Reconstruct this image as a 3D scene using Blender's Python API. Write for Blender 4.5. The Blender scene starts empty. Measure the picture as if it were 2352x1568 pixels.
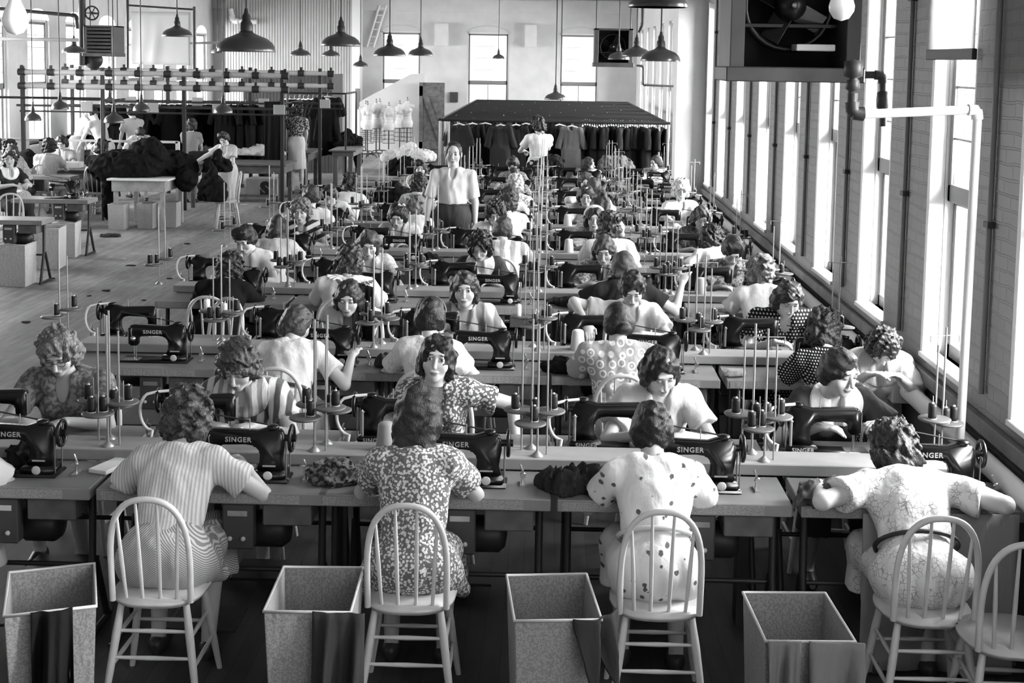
import bpy, math, random
import numpy as np
from mathutils import Vector, Matrix
random.seed(7); np.random.seed(7)
SC = bpy.context.scene
COL = SC.collection
PI = math.pi
# ------------------------------------------------------------------ camera
F_PX, W_PX, H_PX = 3000.0, 2352, 1568
CAM_Z = 2.7
YAW, PITCH, ROLL = 0.0262, 0.0930, 0.015
PY = 419.0                                  # principal point row (front of the view camera was dropped)
cam_d = bpy.data.cameras.new('camera'); cam = bpy.data.objects.new('camera', cam_d); COL.objects.link(cam)
cam_d.sensor_width = 36.0; cam_d.lens = F_PX/W_PX*36.0
cam_d.shift_y = -(784.0-PY)/W_PX
cam_d.clip_end = 300; cam_d.clip_start = 0.05
RM = Matrix.Rotation(YAW, 3, 'Z') @ Matrix.Rotation(PI/2-PITCH, 3, 'X') @ Matrix.Rotation(ROLL, 3, 'Z')
cam.matrix_world = Matrix.Translation((0, 0, CAM_Z)) @ RM.to_4x4()
SC.camera = cam
def ray(px, py):
    return RM @ Vector(((px-1176.0)/F_PX, -(py-PY)/F_PX, -1.0))
def atY(px, py, Y):
    d = ray(px, py); t = Y/d.y
    return Vector((d.x*t, Y, CAM_Z+d.z*t))
def atZ(px, py, Z):
    d = ray(px, py); t = (Z-CAM_Z)/d.z
    return Vector((d.x*t, d.y*t, Z))
def atX(px, py, X):
    d = ray(px, py); t = X/d.x
    return Vector((X, d.y*t, CAM_Z+d.z*t))
# ------------------------------------------------------------------ world, daylight, exposure
wd = bpy.data.worlds.new('daylight'); SC.world = wd; wd.use_nodes = True
wd.node_tree.nodes['Background'].inputs[0].default_value = (1, 1, 1, 1)
wd.node_tree.nodes['Background'].inputs[1].default_value = 1.3
SC.view_settings.view_transform = 'Standard'; SC.view_settings.look = 'None'
SC.view_settings.gamma = 1.0; SC.view_settings.use_curve_mapping = False
SC.view_settings.exposure = 0.95
cy = SC.cycles
cy.max_bounces = 5; cy.diffuse_bounces = 2; cy.glossy_bounces = 2; cy.transmission_bounces = 3; cy.transparent_max_bounces = 8
cy.caustics_reflective = False; cy.caustics_refractive = False; cy.sample_clamp_indirect = 4.0
def area(name, loc, rot, sx, sy, power):
    l = bpy.data.lights.new(name, 'AREA'); l.shape = 'RECTANGLE'; l.size = sx; l.size_y = sy; l.energy = power
    o = bpy.data.objects.new(name, l); COL.objects.link(o); o.location = loc; o.rotation_euler = rot
    return o
# sky light entering by the long window wall on the right and the windows at the far left
area('sky_light_right', (6.5, 10.5, 4.0), (0, math.radians(78), 0), 5.0, 18.0, 12000)
area('sky_light_far_right', (6.8, 29.0, 4.0), (0, math.radians(80), 0), 5.0, 18.0, 12000)
area('sky_light_left', (-15.5, 27.5, 4.2), (0, math.radians(-80), 0), 6.0, 22.0, 17000)
# ------------------------------------------------------------------ materials
MATS = {}
def nn(nt, t, **kw):
    n = nt.nodes.new(t)
    for k, v in kw.items(): setattr(n, k, v)
    return n
def mat(name, g, rough=0.6, metal=0.0, spec=0.4, bump=None, var=0.0, vscale=6.0, emit=0):
    if name in MATS: return MATS[name]
    m = bpy.data.materials.new(name); m.use_nodes = True; nt = m.node_tree
    b = nt.nodes['Principled BSDF']
    b.inputs['Base Color'].default_value = (g, g, g, 1); b.inputs['Roughness'].default_value = rough
    b.inputs['Metallic'].default_value = metal; b.inputs['Specular IOR Level'].default_value = spec
    if emit: b.inputs['Emission Color'].default_value = (1, 1, 1, 1); b.inputs['Emission Strength'].default_value = emit
    if var or bump:
        tc = nn(nt, 'ShaderNodeTexCoord'); no = nn(nt, 'ShaderNodeTexNoise')
        nt.links.new(tc.outputs['Object'], no.inputs['Vector'])
        no.inputs['Scale'].default_value = vscale; no.inputs['Detail'].default_value = 4
        if var:
            mr = nn(nt, 'ShaderNodeMapRange'); nt.links.new(no.outputs['Fac'], mr.inputs['Value'])
            mr.inputs['From Min'].default_value = .3; mr.inputs['From Max'].default_value = .7
            mr.inputs['To Min'].default_value = g*(1-var); mr.inputs['To Max'].default_value = g*(1+var)
            nt.links.new(mr.outputs['Result'], b.inputs['Base Color'])
        if bump:
            n2 = nn(nt, 'ShaderNodeTexNoise'); nt.links.new(tc.outputs['Object'], n2.inputs['Vector'])
            n2.inputs['Scale'].default_value = bump[0]
            bp = nn(nt, 'ShaderNodeBump'); bp.inputs['Strength'].default_value = bump[1]; bp.inputs['Distance'].default_value = .01
            nt.links.new(n2.outputs['Fac'], bp.inputs['Height']); nt.links.new(bp.outputs['Normal'], b.inputs['Normal'])
    MATS[name] = m; return m
class N:
    """tiny node expression helper"""
    def __init__(s, nt): s.nt = nt
    def m(s, op, a, b=None, c=None, clamp=False):
        n = s.nt.nodes.new('ShaderNodeMath'); n.operation = op; n.use_clamp = clamp
        for i, v in enumerate((a, b, c)):
            if v is None: continue
            if hasattr(v, 'node'): s.nt.links.new(v, n.inputs[i])
            else: n.inputs[i].default_value = v
        return n.outputs[0]
    def step(s, v, e0, e1):
        n = s.nt.nodes.new('ShaderNodeMapRange'); n.interpolation_type = 'SMOOTHSTEP'
        s.nt.links.new(v, n.inputs['Value']); n.inputs['From Min'].default_value = e0; n.inputs['From Max'].default_value = e1
        return n.outputs[0]
    def lerp(s, f, a, b):
        n = s.nt.nodes.new('ShaderNodeMix'); n.data_type = 'FLOAT'
        for sock, v in ((n.inputs[0], f), (n.inputs[2], a), (n.inputs[3], b)):
            if hasattr(v, 'node'): s.nt.links.new(v, sock)
            else: sock.default_value = v
        return n.outputs[0]
def cloth(kind, a, b=None, sc=1.0):
    """patterned cloth: a = ground tone, b = figure tone; patterns live in the object's own space"""
    key = 'cloth_%s_%g_%s_%g' % (kind, a, b, sc)
    if key in MATS: return MATS[key]
    m = bpy.data.materials.new(key); m.use_nodes = True; nt = m.node_tree; e = N(nt)
    bs = nt.nodes['Principled BSDF']; bs.inputs['Roughness'].default_value = .85; bs.inputs['Specular IOR Level'].default_value = .15
    bs.inputs['Sheen Weight'].default_value = .1 if a > .06 else 0.0
    if a <= .06: bs.inputs['Specular IOR Level'].default_value = .04
    tc = nn(nt, 'ShaderNodeTexCoord'); sp = nn(nt, 'ShaderNodeSeparateXYZ'); nt.links.new(tc.outputs['Object'], sp.inputs[0])
    x, y, z = sp.outputs
    def comb(X, Y_, Z_):
        c = nn(nt, 'ShaderNodeCombineXYZ')
        for i, v in enumerate((X, Y_, Z_)):
            if hasattr(v, 'node'): nt.links.new(v, c.inputs[i])
            else: c.inputs[i].default_value = v
        return c.outputs[0]
    def noise(vec, s_, det=2):
        n = nn(nt, 'ShaderNodeTexNoise'); nt.links.new(vec, n.inputs['Vector']); n.inputs['Scale'].default_value = s_; n.inputs['Detail'].default_value = det
        return n.outputs['Fac']
    f = None
    if kind == 'stripe':
        xx = e.m('ADD', e.m('MULTIPLY', x, 60*sc), e.m('MULTIPLY', noise(tc.outputs['Object'], 6), 2.5))
        f = e.step(e.m('SINE', xx), -.3, .3)
    elif kind == 'finestripe':
        f = e.step(e.m('SINE', e.m('MULTIPLY', x, 420*sc)), -.5, .8)
    elif kind == 'chevron':
        xx = e.m('ADD', e.m('MULTIPLY', e.m('ABSOLUTE', x), 260*sc), e.m('MULTIPLY', z, 300*sc))
        f = e.step(e.m('SINE', xx), -.4, .4)
    elif kind == 'hstripe':
        f = e.step(e.m('SINE', e.m('MULTIPLY', e.m('ADD', z, e.m('MULTIPLY', x, .5)), 150*sc)), -.3, .3)
    elif kind in ('dots', 'check'):
        s_ = 48*sc
        zz = e.m('MULTIPLY', z, s_); xx = e.m('MULTIPLY', x, s_)
        if kind == 'dots':
            rowp = e.m('MODULO', e.m('FLOOR', e.m('ADD', zz, 1000)), 2)
            xx = e.m('ADD', xx, e.m('MULTIPLY', rowp, .5))
            fx = e.m('SUBTRACT', e.m('FRACT', xx), .5); fz = e.m('SUBTRACT', e.m('FRACT', zz), .5)
            r = e.m('SQRT', e.m('ADD', e.m('MULTIPLY', fx, fx), e.m('MULTIPLY', fz, fz)))
            f = e.step(r, .30, .20)
        else:
            f = e.m('MULTIPLY', e.m('ADD', e.step(e.m('SINE', e.m('MULTIPLY', xx, 6.28)), -.2, .2), e.step(e.m('SINE', e.m('MULTIPLY', zz, 6.28)), -.2, .2)), .5)
    elif kind in ('rings', 'motif'):
        v = nn(nt, 'ShaderNodeTexVoronoi'); v.voronoi_dimensions = '3D'; v.inputs['Scale'].default_value = (17 if kind == 'rings' else 12)*sc
        v.inputs['Randomness'].default_value = .35 if kind == 'rings' else .9
        nt.links.new(comb(x, e.m('MULTIPLY', y, .15), z), v.inputs['Vector'])
        d = v.outputs['Distance']
        if kind == 'rings':
            f = e.m('MAXIMUM', e.m('MULTIPLY', e.step(d, .25, .29), e.step(d, .43, .39)), e.step(d, .1, .06))
        else:
            f = e.step(e.m('ADD', d, e.m('MULTIPLY', noise(tc.outputs['Object'], 70), .25)), .36, .31)
    elif kind == 'floral':
        v = nn(nt, 'ShaderNodeTexVoronoi'); v.inputs['Scale'].default_value = 42*sc; nt.links.new(tc.outputs['Object'], v.inputs['Vector'])
        n_ = noise(tc.outputs['Object'], 60*sc, 1)
        f = e.step(e.m('ADD', v.outputs['Distance'], e.m('MULTIPLY', n_, .9)), .98, .84)
    elif kind == 'print':
        f = e.step(noise(tc.outputs['Object'], 55*sc, 2), .46, .56)
    elif kind == 'lace':
        v = nn(nt, 'ShaderNodeTexVoronoi'); v.feature = 'DISTANCE_TO_EDGE'; v.inputs['Scale'].default_value = 45*sc; nt.links.new(tc.outputs['Object'], v.inputs['Vector'])
        f = e.m('MULTIPLY', e.step(v.outputs['Distance'], .07, .03), e.step(noise(tc.outputs['Object'], 14), .42, .55))
    if f is None:
        f = e.m('MULTIPLY', noise(tc.outputs['Object'], 9), .0); b = a
    nt.links.new(e.lerp(f, a, b if b is not None else a), bs.inputs['Base Color'])
    n2 = nn(nt, 'ShaderNodeTexNoise'); nt.links.new(comb(e.m('MULTIPLY', x, 3), e.m('MULTIPLY', y, 3), z), n2.inputs['Vector']); n2.inputs['Scale'].default_value = 9
    bp = nn(nt, 'ShaderNodeBump'); bp.inputs['Strength'].default_value = .35; bp.inputs['Distance'].default_value = .02
    nt.links.new(n2.outputs['Fac'], bp.inputs['Height']); nt.links.new(bp.outputs['Normal'], bs.inputs['Normal'])
    MATS[key] = m; return m
def skin(eyes):
    key = 'skin_' + eyes
    if key in MATS: return MATS[key]
    m = bpy.data.materials.new(key); m.use_nodes = True; nt = m.node_tree; e = N(nt)
    bs = nt.nodes['Principled BSDF']; bs.inputs['Roughness'].default_value = .5; bs.inputs['Specular IOR Level'].default_value = .35
    at = nn(nt, 'ShaderNodeAttribute'); at.attribute_name = 'hc'
    sp = nn(nt, 'ShaderNodeSeparateXYZ'); nt.links.new(at.outputs['Vector'], sp.inputs[0]); x, y, z = sp.outputs
    ax = e.m('ABSOLUTE', x)
    def ell(X, cx, cz, rx, rz, tilt=0):
        dx = e.m('DIVIDE', e.m('SUBTRACT', X, cx), rx)
        dz = e.m('DIVIDE', e.m('ADD', e.m('SUBTRACT', z, cz), e.m('MULTIPLY', e.m('SUBTRACT', X, cx), tilt)), rz)
        r = e.m('SQRT', e.m('ADD', e.m('MULTIPLY', dx, dx), e.m('MULTIPLY', dz, dz)))
        return e.step(r, 1.25, .75)
    c = e.lerp(ell(ax, .032, .036, .019, .0042, .12), .47, .07)
    c = e.lerp(ell(x, 0, -.0585, .023, .0075), c, .2)
    if eyes == 'open':
        c = e.lerp(ell(ax, .031, .012, .0145, .0068), c, .5)
        c = e.lerp(ell(ax, .031, .013, .0062, .0065), c, .02)
        c = e.lerp(ell(ax, .031, .0195, .016, .0022), c, .05)
    else:
        c = e.lerp(ell(ax, .031, .014, .015, .007), c, .3)
        c = e.lerp(ell(ax, .031, .0075, .0155, .0026), c, .04)
    gate = e.step(y, .03, .05)
    c = e.lerp(gate, .47, c)
    nt.links.new(c, bs.inputs['Base Color'])
    MATS[key] = m; return m
def hairmat(g, kind='wave'):
    key = 'hair_%g_%s' % (g, kind)
    if key in MATS: return MATS[key]
    m = bpy.data.materials.new(key); m.use_nodes = True; nt = m.node_tree; e = N(nt)
    bs = nt.nodes['Principled BSDF']; bs.inputs['Roughness'].default_value = .42; bs.inputs['Specular IOR Level'].default_value = .35; g = g*.5 if g < .1 else g*.85
    tc = nn(nt, 'ShaderNodeTexCoord')
    mp = nn(nt, 'ShaderNodeMapping'); mp.inputs['Scale'].default_value = (1, 1, .35); nt.links.new(tc.outputs['Object'], mp.inputs[0])
    w = nn(nt, 'ShaderNodeTexNoise'); w.inputs['Scale'].default_value = 150 if kind == 'wave' else 110; w.inputs['Detail'].default_value = 3
    w.inputs['Distortion'].default_value = 1.6
    nt.links.new(mp.outputs[0], w.inputs['Vector'])
    nt.links.new(e.lerp(e.step(w.outputs['Fac'], .35, .68), g*.45, g*1.9), bs.inputs['Base Color'])
    bp = nn(nt, 'ShaderNodeBump'); bp.inputs['Strength'].default_value = .7; bp.inputs['Distance'].default_value = .006
    nt.links.new(w.outputs['Fac'], bp.inputs['Height']); nt.links.new(bp.outputs['Normal'], bs.inputs['Normal'])
    MATS[key] = m; return m
# ------------------------------------------------------------------ mesh building
class MB:
    def __init__(s): s.v = []; s.f = []; s.smooth = []
    def add(s, vs, fs, smooth=False):
        n = len(s.v); s.v += [tuple(p) for p in vs]
        for f in fs: s.f.append([i+n for i in f]); s.smooth.append(smooth)
        return s
    def box(s, x0, x1, y0, y1, z0, z1, bev=0.0, M=None):
        if x0 > x1: x0, x1 = x1, x0
        if y0 > y1: y0, y1 = y1, y0
        if z0 > z1: z0, z1 = z1, z0
        b = min(bev, (x1-x0)/2.01, (y1-y0)/2.01, (z1-z0)/2.01)
        if b <= 0:
            vs = [(x, y, z) for z in (z0, z1) for y in (y0, y1) for x in (x0, x1)]
            fs = [(0, 2, 3, 1), (4, 5, 7, 6), (0, 1, 5, 4), (2, 6, 7, 3), (0, 4, 6, 2), (1, 3, 7, 5)]
        else:
            vs = []; idx = {}
            for ix, x in enumerate((x0, x1)):
                for iy, y in enumerate((y0, y1)):
                    for iz, z in enumerate((z0, z1)):
                        sx, sy, sz = (1-2*ix)*b, (1-2*iy)*b, (1-2*iz)*b
                        idx[ix, iy, iz] = (len(vs), len(vs)+1, len(vs)+2)
                        vs += [(x, y+sy, z+sz), (x+sx, y, z+sz), (x+sx, y+sy, z)]
            I = lambda a, b_, c, k: idx[a, b_, c][k]
            fs = []
            for i in (0, 1):
                q = [I(i, 0, 0, 0), I(i, 1, 0, 0), I(i, 1, 1, 0), I(i, 0, 1, 0)]; fs.append(q if i else q[::-1])
                q = [I(0, i, 0, 1), I(0, i, 1, 1), I(1, i, 1, 1), I(1, i, 0, 1)]; fs.append(q if i else q[::-1])
                q = [I(0, 0, i, 2), I(1, 0, i, 2), I(1, 1, i, 2), I(0, 1, i, 2)]; fs.append(q if i else q[::-1])
            for i in (0, 1):
                for j in (0, 1):
                    q = [I(i, j, 0, 0), I(i, j, 0, 1), I(i, j, 1, 1), I(i, j, 1, 0)]; fs.append(q if (i ^ j) == 1 else q[::-1])
                    q = [I(i, 0, j, 0), I(i, 1, j, 0), I(i, 1, j, 2), I(i, 0, j, 2)]; fs.append(q if (i ^ j) == 1 else q[::-1])
                    q = [I(0, i, j, 1), I(1, i, j, 1), I(1, i, j, 2), I(0, i, j, 2)]; fs.append(q if (i ^ j) == 0 else q[::-1])
                    for k in (0, 1):
                        t = list(idx[i, j, k]); fs.append(t if (i+j+k) % 2 == 0 else t[::-1])
        if M is not None: vs = [tuple(M @ Vector(p)) for p in vs]
        return s.add(vs, fs)
    def tube(s, pts, r, n=8, closed=False, caps=True):
        pts = [Vector(p) for p in pts]; m = len(pts)
        rs = [r]*m if not hasattr(r, '__len__') else list(r)
        vs = []; fs = []
        up = None
        for i, p in enumerate(pts):
            if closed: t = (pts[(i+1) % m]-pts[i-1])
            else: t = (pts[min(i+1, m-1)]-pts[max(i-1, 0)])
            if t.length < 1e-9: t = Vector((0, 0, 1))
            t.normalize()
            if up is None:
                up = Vector((0, 0, 1)) if abs(t.z) < .9 else Vector((1, 0, 0))
            u = (up-t*up.dot(t))
            if u.length < 1e-6: u = t.orthogonal()
            u.normalize(); up = u; w = t.cross(u)
            for k in range(n):
                a = 2*PI*k/n
                vs.append(p+(u*math.cos(a)+w*math.sin(a))*rs[i])
        for i in range(m if closed else m-1):
            j = (i+1) % m
            for k in range(n):
                k2 = (k+1) % n
                fs.append((i*n+k, i*n+k2, j*n+k2, j*n+k))
        s.add(vs, fs, True)
        if caps and not closed:
            s.add([vs[k] for k in range(n)], [list(range(n))[::-1]]); s.add([vs[(m-1)*n+k] for k in range(n)], [list(range(n))])
        return s
    def lathe(s, prof, n=20, M=None, smooth=True):
        vs = []; fs = []
        for r, z in prof:
            for k in range(n):
                a = 2*PI*k/n; vs.append((max(r, 1e-4)*math.cos(a), max(r, 1e-4)*math.sin(a), z))
        for i in range(len(prof)-1):
            for k in range(n):
                k2 = (k+1) % n
                fs.append((i*n+k, i*n+k2, (i+1)*n+k2, (i+1)*n+k))
        if M is not None: vs = [tuple(M @ Vector(p)) for p in vs]
        if prof[0][0] > 1e-3: s.add(vs[:n], [list(range(n))[::-1]])
        if prof[-1][0] > 1e-3: s.add(vs[-n:], [list(range(n))])
        return s.add(vs, fs, smooth)
    def prism(s, poly, axis, a0, a1, M=None):
        """extrude polygon (list of 2-tuples) along axis 'x'|'y'|'z' between a0 and a1"""
        def mk(p, a):
            if axis == 'x': return (a, p[0], p[1])
            if axis == 'y': return (p[0], a, p[1])
            return (p[0], p[1], a)
        n = len(poly); vs = [mk(p, a0) for p in poly]+[mk(p, a1) for p in poly]
        fs = [list(range(n)), list(range(n, 2*n))[::-1]]+[(i, (i+1) % n, n+(i+1) % n, n+i)[::-1] for i in range(n)]
        if M is not None: vs = [tuple(M @ Vector(p)) for p in vs]
        return s.add(vs, fs)
    def mesh(s, name):
        me = bpy.data.meshes.new(name); me.from_pydata(s.v, [], s.f); me.polygons.foreach_set('use_smooth', s.smooth)
        import bmesh
        bm = bmesh.new(); bm.from_mesh(me); bmesh.ops.recalc_face_normals(bm, faces=bm.faces); bm.to_mesh(me); bm.free()
        return me
def T(x, y, z): return Matrix.Translation((x, y, z))
def RX(a): return Matrix.Rotation(a, 4, 'X')
def RY(a): return Matrix.Rotation(a, 4, 'Y')
def RZ(a): return Matrix.Rotation(a, 4, 'Z')
def tag(o, label=None, cat=None, group=None, kind=None):
    if label: o['label'] = label
    if cat: o['category'] = cat
    if group: o['group'] = group
    if kind: o['kind'] = kind
    return o
def E(name, label, cat, loc=(0, 0, 0), rz=0, group=None):
    o = bpy.data.objects.new(name, None); COL.objects.link(o); o.empty_display_size = .1
    o.location = loc; o.rotation_euler = (0, 0, rz); return tag(o, label, cat, group)
def O(name, me, m, parent=None, label=None):
    if isinstance(me, MB): me = me.mesh(name)
    o = bpy.data.objects.new(name, me); COL.objects.link(o)
    if m is not None and not me.materials: me.materials.append(m)
    if parent is not None: o.parent = parent
    if label: o['label'] = label
    return o
def ST(name, me, m, parent=None):
    o = O(name, me, m, parent)
    if parent is None: o['kind'] = 'structure'
    return o
KIDS = {}
def dup(root, loc, rz, label=None, group=None, scale=None):
    def rec(o, par):
        c = o.copy(); COL.objects.link(c)
        if par is not None: c.parent = par
        for ch in o.children: rec(ch, c)
        return c
    r = rec(root, None); r.location = loc; r.rotation_euler = (0, 0, rz)
    if label: r['label'] = label
    if group: r['group'] = group
    if scale: r.scale = (scale,)*3
    return r
class Proto:
    """build on the first placement, copy afterwards"""
    def __init__(s, fn): s.fn = fn; s.root = None
    def put(s, loc, rz=0, label=None, group=None, scale=None):
        if s.root is None:
            s.root = s.fn(); r = s.root
            r.location = loc; r.rotation_euler = (0, 0, rz)
            if label: r['label'] = label
            if group: r['group'] = group
            if scale: r.scale = (scale,)*3
            return r
        return dup(s.root, loc, rz, label, group, scale)
# ------------------------------------------------------------------ smooth solid modelling on a grid (bodies, hair, clothes, cloth heaps)
class Grid:
    def __init__(s, lo, hi, vox):
        s.lo = np.array(lo, float); s.v = vox
        s.n = np.maximum(3, np.ceil((np.array(hi)-s.lo)/vox).astype(int)+1)
        s.ax = [s.lo[i]+vox*np.arange(s.n[i]) for i in range(3)]
        s.F = np.full(tuple(s.n), 0.5, np.float32)
    def sub(s, lo, hi):
        a = np.clip(np.floor((np.array(lo)-s.lo)/s.v).astype(int), 0, s.n-1); b = np.clip(np.ceil((np.array(hi)-s.lo)/s.v).astype(int)+1, 1, s.n)
        b = np.maximum(b, a+1)
        sl = tuple(slice(a[i], b[i]) for i in range(3))
        return sl, s.ax[0][sl[0]][:, None, None], s.ax[1][sl[1]][None, :, None], s.ax[2][sl[2]][None, None, :]
    def comb(s, sl, d, k, op='u'):
        F = s.F[sl]
        if op == 'u':
            if k > 0:
                h = np.maximum(k-np.abs(F-d), 0)/k; s.F[sl] = np.minimum(F, d)-h*h*k*.25
            else: s.F[sl] = np.minimum(F, d)
        else:
            d = -d
            if k > 0:
                h = np.maximum(k-np.abs(F-d), 0)/k; s.F[sl] = np.maximum(F, d)+h*h*k*.25
            else: s.F[sl] = np.maximum(F, d)
    def cap(s, a, b, ra, rb=None, k=.02, op='u', cut=False, sq=None):
        rb = ra if rb is None else rb; a = np.array(a, float); b = np.array(b, float); m = max(ra, rb)+k+s.v*2
        sl, X, Y, Z = s.sub(np.minimum(a, b)-m, np.maximum(a, b)+m)
        ba = b-a; L = max((ba*ba).sum(), 1e-9)
        t0 = ((X-a[0])*ba[0]+(Y-a[1])*ba[1]+(Z-a[2])*ba[2])/L; t = np.clip(t0, 0, 1)
        d = np.sqrt((X-a[0]-t*ba[0])**2+(Y-a[1]-t*ba[1])**2+(Z-a[2]-t*ba[2])**2)-(ra+(rb-ra)*t)
        if cut: d = np.maximum(d, (t0-1)*math.sqrt(L))
        s.comb(sl, d, k, op)
    def ell(s, c, r, k=.02, R=None, op='u'):
        c = np.array(c, float); r = np.array(r, float); m = max(r)+k+s.v*2
        sl, X, Y, Z = s.sub(c-m, c+m)
        X, Y, Z = X-c[0], Y-c[1], Z-c[2]
        if R is not None: X, Y, Z = R[0][0]*X+R[1][0]*Y+R[2][0]*Z, R[0][1]*X+R[1][1]*Y+R[2][1]*Z, R[0][2]*X+R[1][2]*Y+R[2][2]*Z
        k0 = np.sqrt((X/r[0])**2+(Y/r[1])**2+(Z/r[2])**2); k1 = np.sqrt((X/r[0]**2)**2+(Y/r[1]**2)**2+(Z/r[2]**2)**2)+1e-9
        s.comb(sl, k0*(k0-1)/k1, k, op)
    def disp(s, fn):
        X = s.ax[0][:, None, None]; Y = s.ax[1][None, :, None]; Z = s.ax[2][None, None, :]
        s.F += fn(X, Y, Z).astype(np.float32)
    def cutz(s, z, above=True):
        Z = s.ax[2][None, None, :]
        s.F = np.maximum(s.F, (Z-z) if above else (z-Z)).astype(np.float32)
    def surf(s):
        F = s.F; F[0] = F[-1] = .5; F[:, 0] = F[:, -1] = .5; F[:, :, 0] = F[:, :, -1] = .5
        ins = F < 0; nx, ny, nz = F.shape
        c = np.zeros((nx-1, ny-1, nz-1), np.int8)
        for i in (0, 1):
            for j in (0, 1):
                for k in (0, 1): c += ins[i:nx-1+i, j:ny-1+j, k:nz-1+k]
        idx = np.argwhere((c > 0) & (c < 8))
        if len(idx) == 0: return np.zeros((0, 3)), np.zeros((0, 4), int)
        cid = np.full(c.shape, -1, np.int64); cid[idx[:, 0], idx[:, 1], idx[:, 2]] = np.arange(len(idx))
        P = np.zeros((len(idx), 3)); cnt = np.zeros(len(idx))
        I, J, K = idx.T
        cor = [(i, j, k) for i in (0, 1) for j in (0, 1) for k in (0, 1)]
        for p in cor:
            for a in range(3):
                if p[a]: continue
                q = list(p); q[a] = 1
                f0 = F[I+p[0], J+p[1], K+p[2]]; f1 = F[I+q[0], J+q[1], K+q[2]]
                mk = (f0 < 0) != (f1 < 0); t = np.where(mk, f0/np.where(mk, f0-f1, 1), 0)
                pos = np.array(p, float)[None, :].repeat(len(idx), 0); pos[:, a] += t
                P += pos*mk[:, None]; cnt += mk
        P = (idx+P/cnt[:, None])*s.v+s.lo
        Q = []
        for a in range(3):
            b, c2 = (a+1) % 3, (a+2) % 3
            s0 = [slice(None)]*3; s1 = [slice(None)]*3; s0[a] = slice(0, -1); s1[a] = slice(1, None)
            A = ins[tuple(s0)]; B = ins[tuple(s1)]; e = np.argwhere(A != B)
            e = e[(e[:, b] > 0) & (e[:, c2] > 0) & (e[:, b] < F.shape[b]-1) & (e[:, c2] < F.shape[c2]-1)]
            if not len(e): continue
            fl = A[e[:, 0], e[:, 1], e[:, 2]]
            def cell(db, dc):
                g = e.copy(); g[:, b] -= db; g[:, c2] -= dc
                return cid[g[:, 0], g[:, 1], g[:, 2]]
            q = np.stack([cell(1, 1), cell(0, 1), cell(0, 0), cell(1, 0)], 1)
            q[~fl] = q[~fl][:, ::-1]; Q.append(q)
        return P, np.concatenate(Q)
def npmesh(name, V, Q, hc=None):
    me = bpy.data.meshes.new(name); me.vertices.add(len(V)); me.vertices.foreach_set('co', np.asarray(V, np.float32).ravel())
    me.loops.add(len(Q)*4); me.loops.foreach_set('vertex_index', np.asarray(Q, np.int32).ravel())
    me.polygons.add(len(Q)); me.polygons.foreach_set('loop_start', np.arange(0, len(Q)*4, 4, dtype=np.int32))
    me.polygons.foreach_set('use_smooth', np.ones(len(Q), bool))
    if hc is not None:
        at = me.attributes.new('hc', 'FLOAT_VECTOR', 'POINT'); at.data.foreach_set('vector', np.asarray(hc, np.float32).ravel())
    me.update(calc_edges=True); me.validate()
    return me
def waves(seed, f, amp):
    r = np.random.RandomState(seed); D = r.normal(size=(5, 3)); D /= np.linalg.norm(D, axis=1)[:, None]; ph = r.uniform(0, 6.3, 5)
    def fn(X, Y, Z):
        o = 0
        for i in range(5):
            g = f*(1+.35*i)
            o = o+np.sin(g*(D[i, 0]*X+D[i, 1]*Y+D[i, 2]*Z)+ph[i]+1.3*np.sin(g*.6*(D[i, 1]*X-D[i, 0]*Z)+ph[-i]))/(1+.5*i)
        return o*amp/2.2
    return fn
def heap(lo, hi, blobs, vox, seed, amp=.02, f=28, k=.05, floor=None):
    """crumpled cloth heap"""
    g = Grid(lo, hi, vox)
    for c, r in blobs: g.ell(c, r, k)
    w1 = waves(seed, f, amp); w2 = waves(seed+3, f*2.3, amp*.45)
    g.disp(lambda X, Y, Z: np.abs(w1(X, Y, Z))*1.4-amp*.5+w2(X, Y, Z))
    if floor is not None: g.cutz(floor, False)
    return npmesh('heap', *g.surf())
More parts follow.
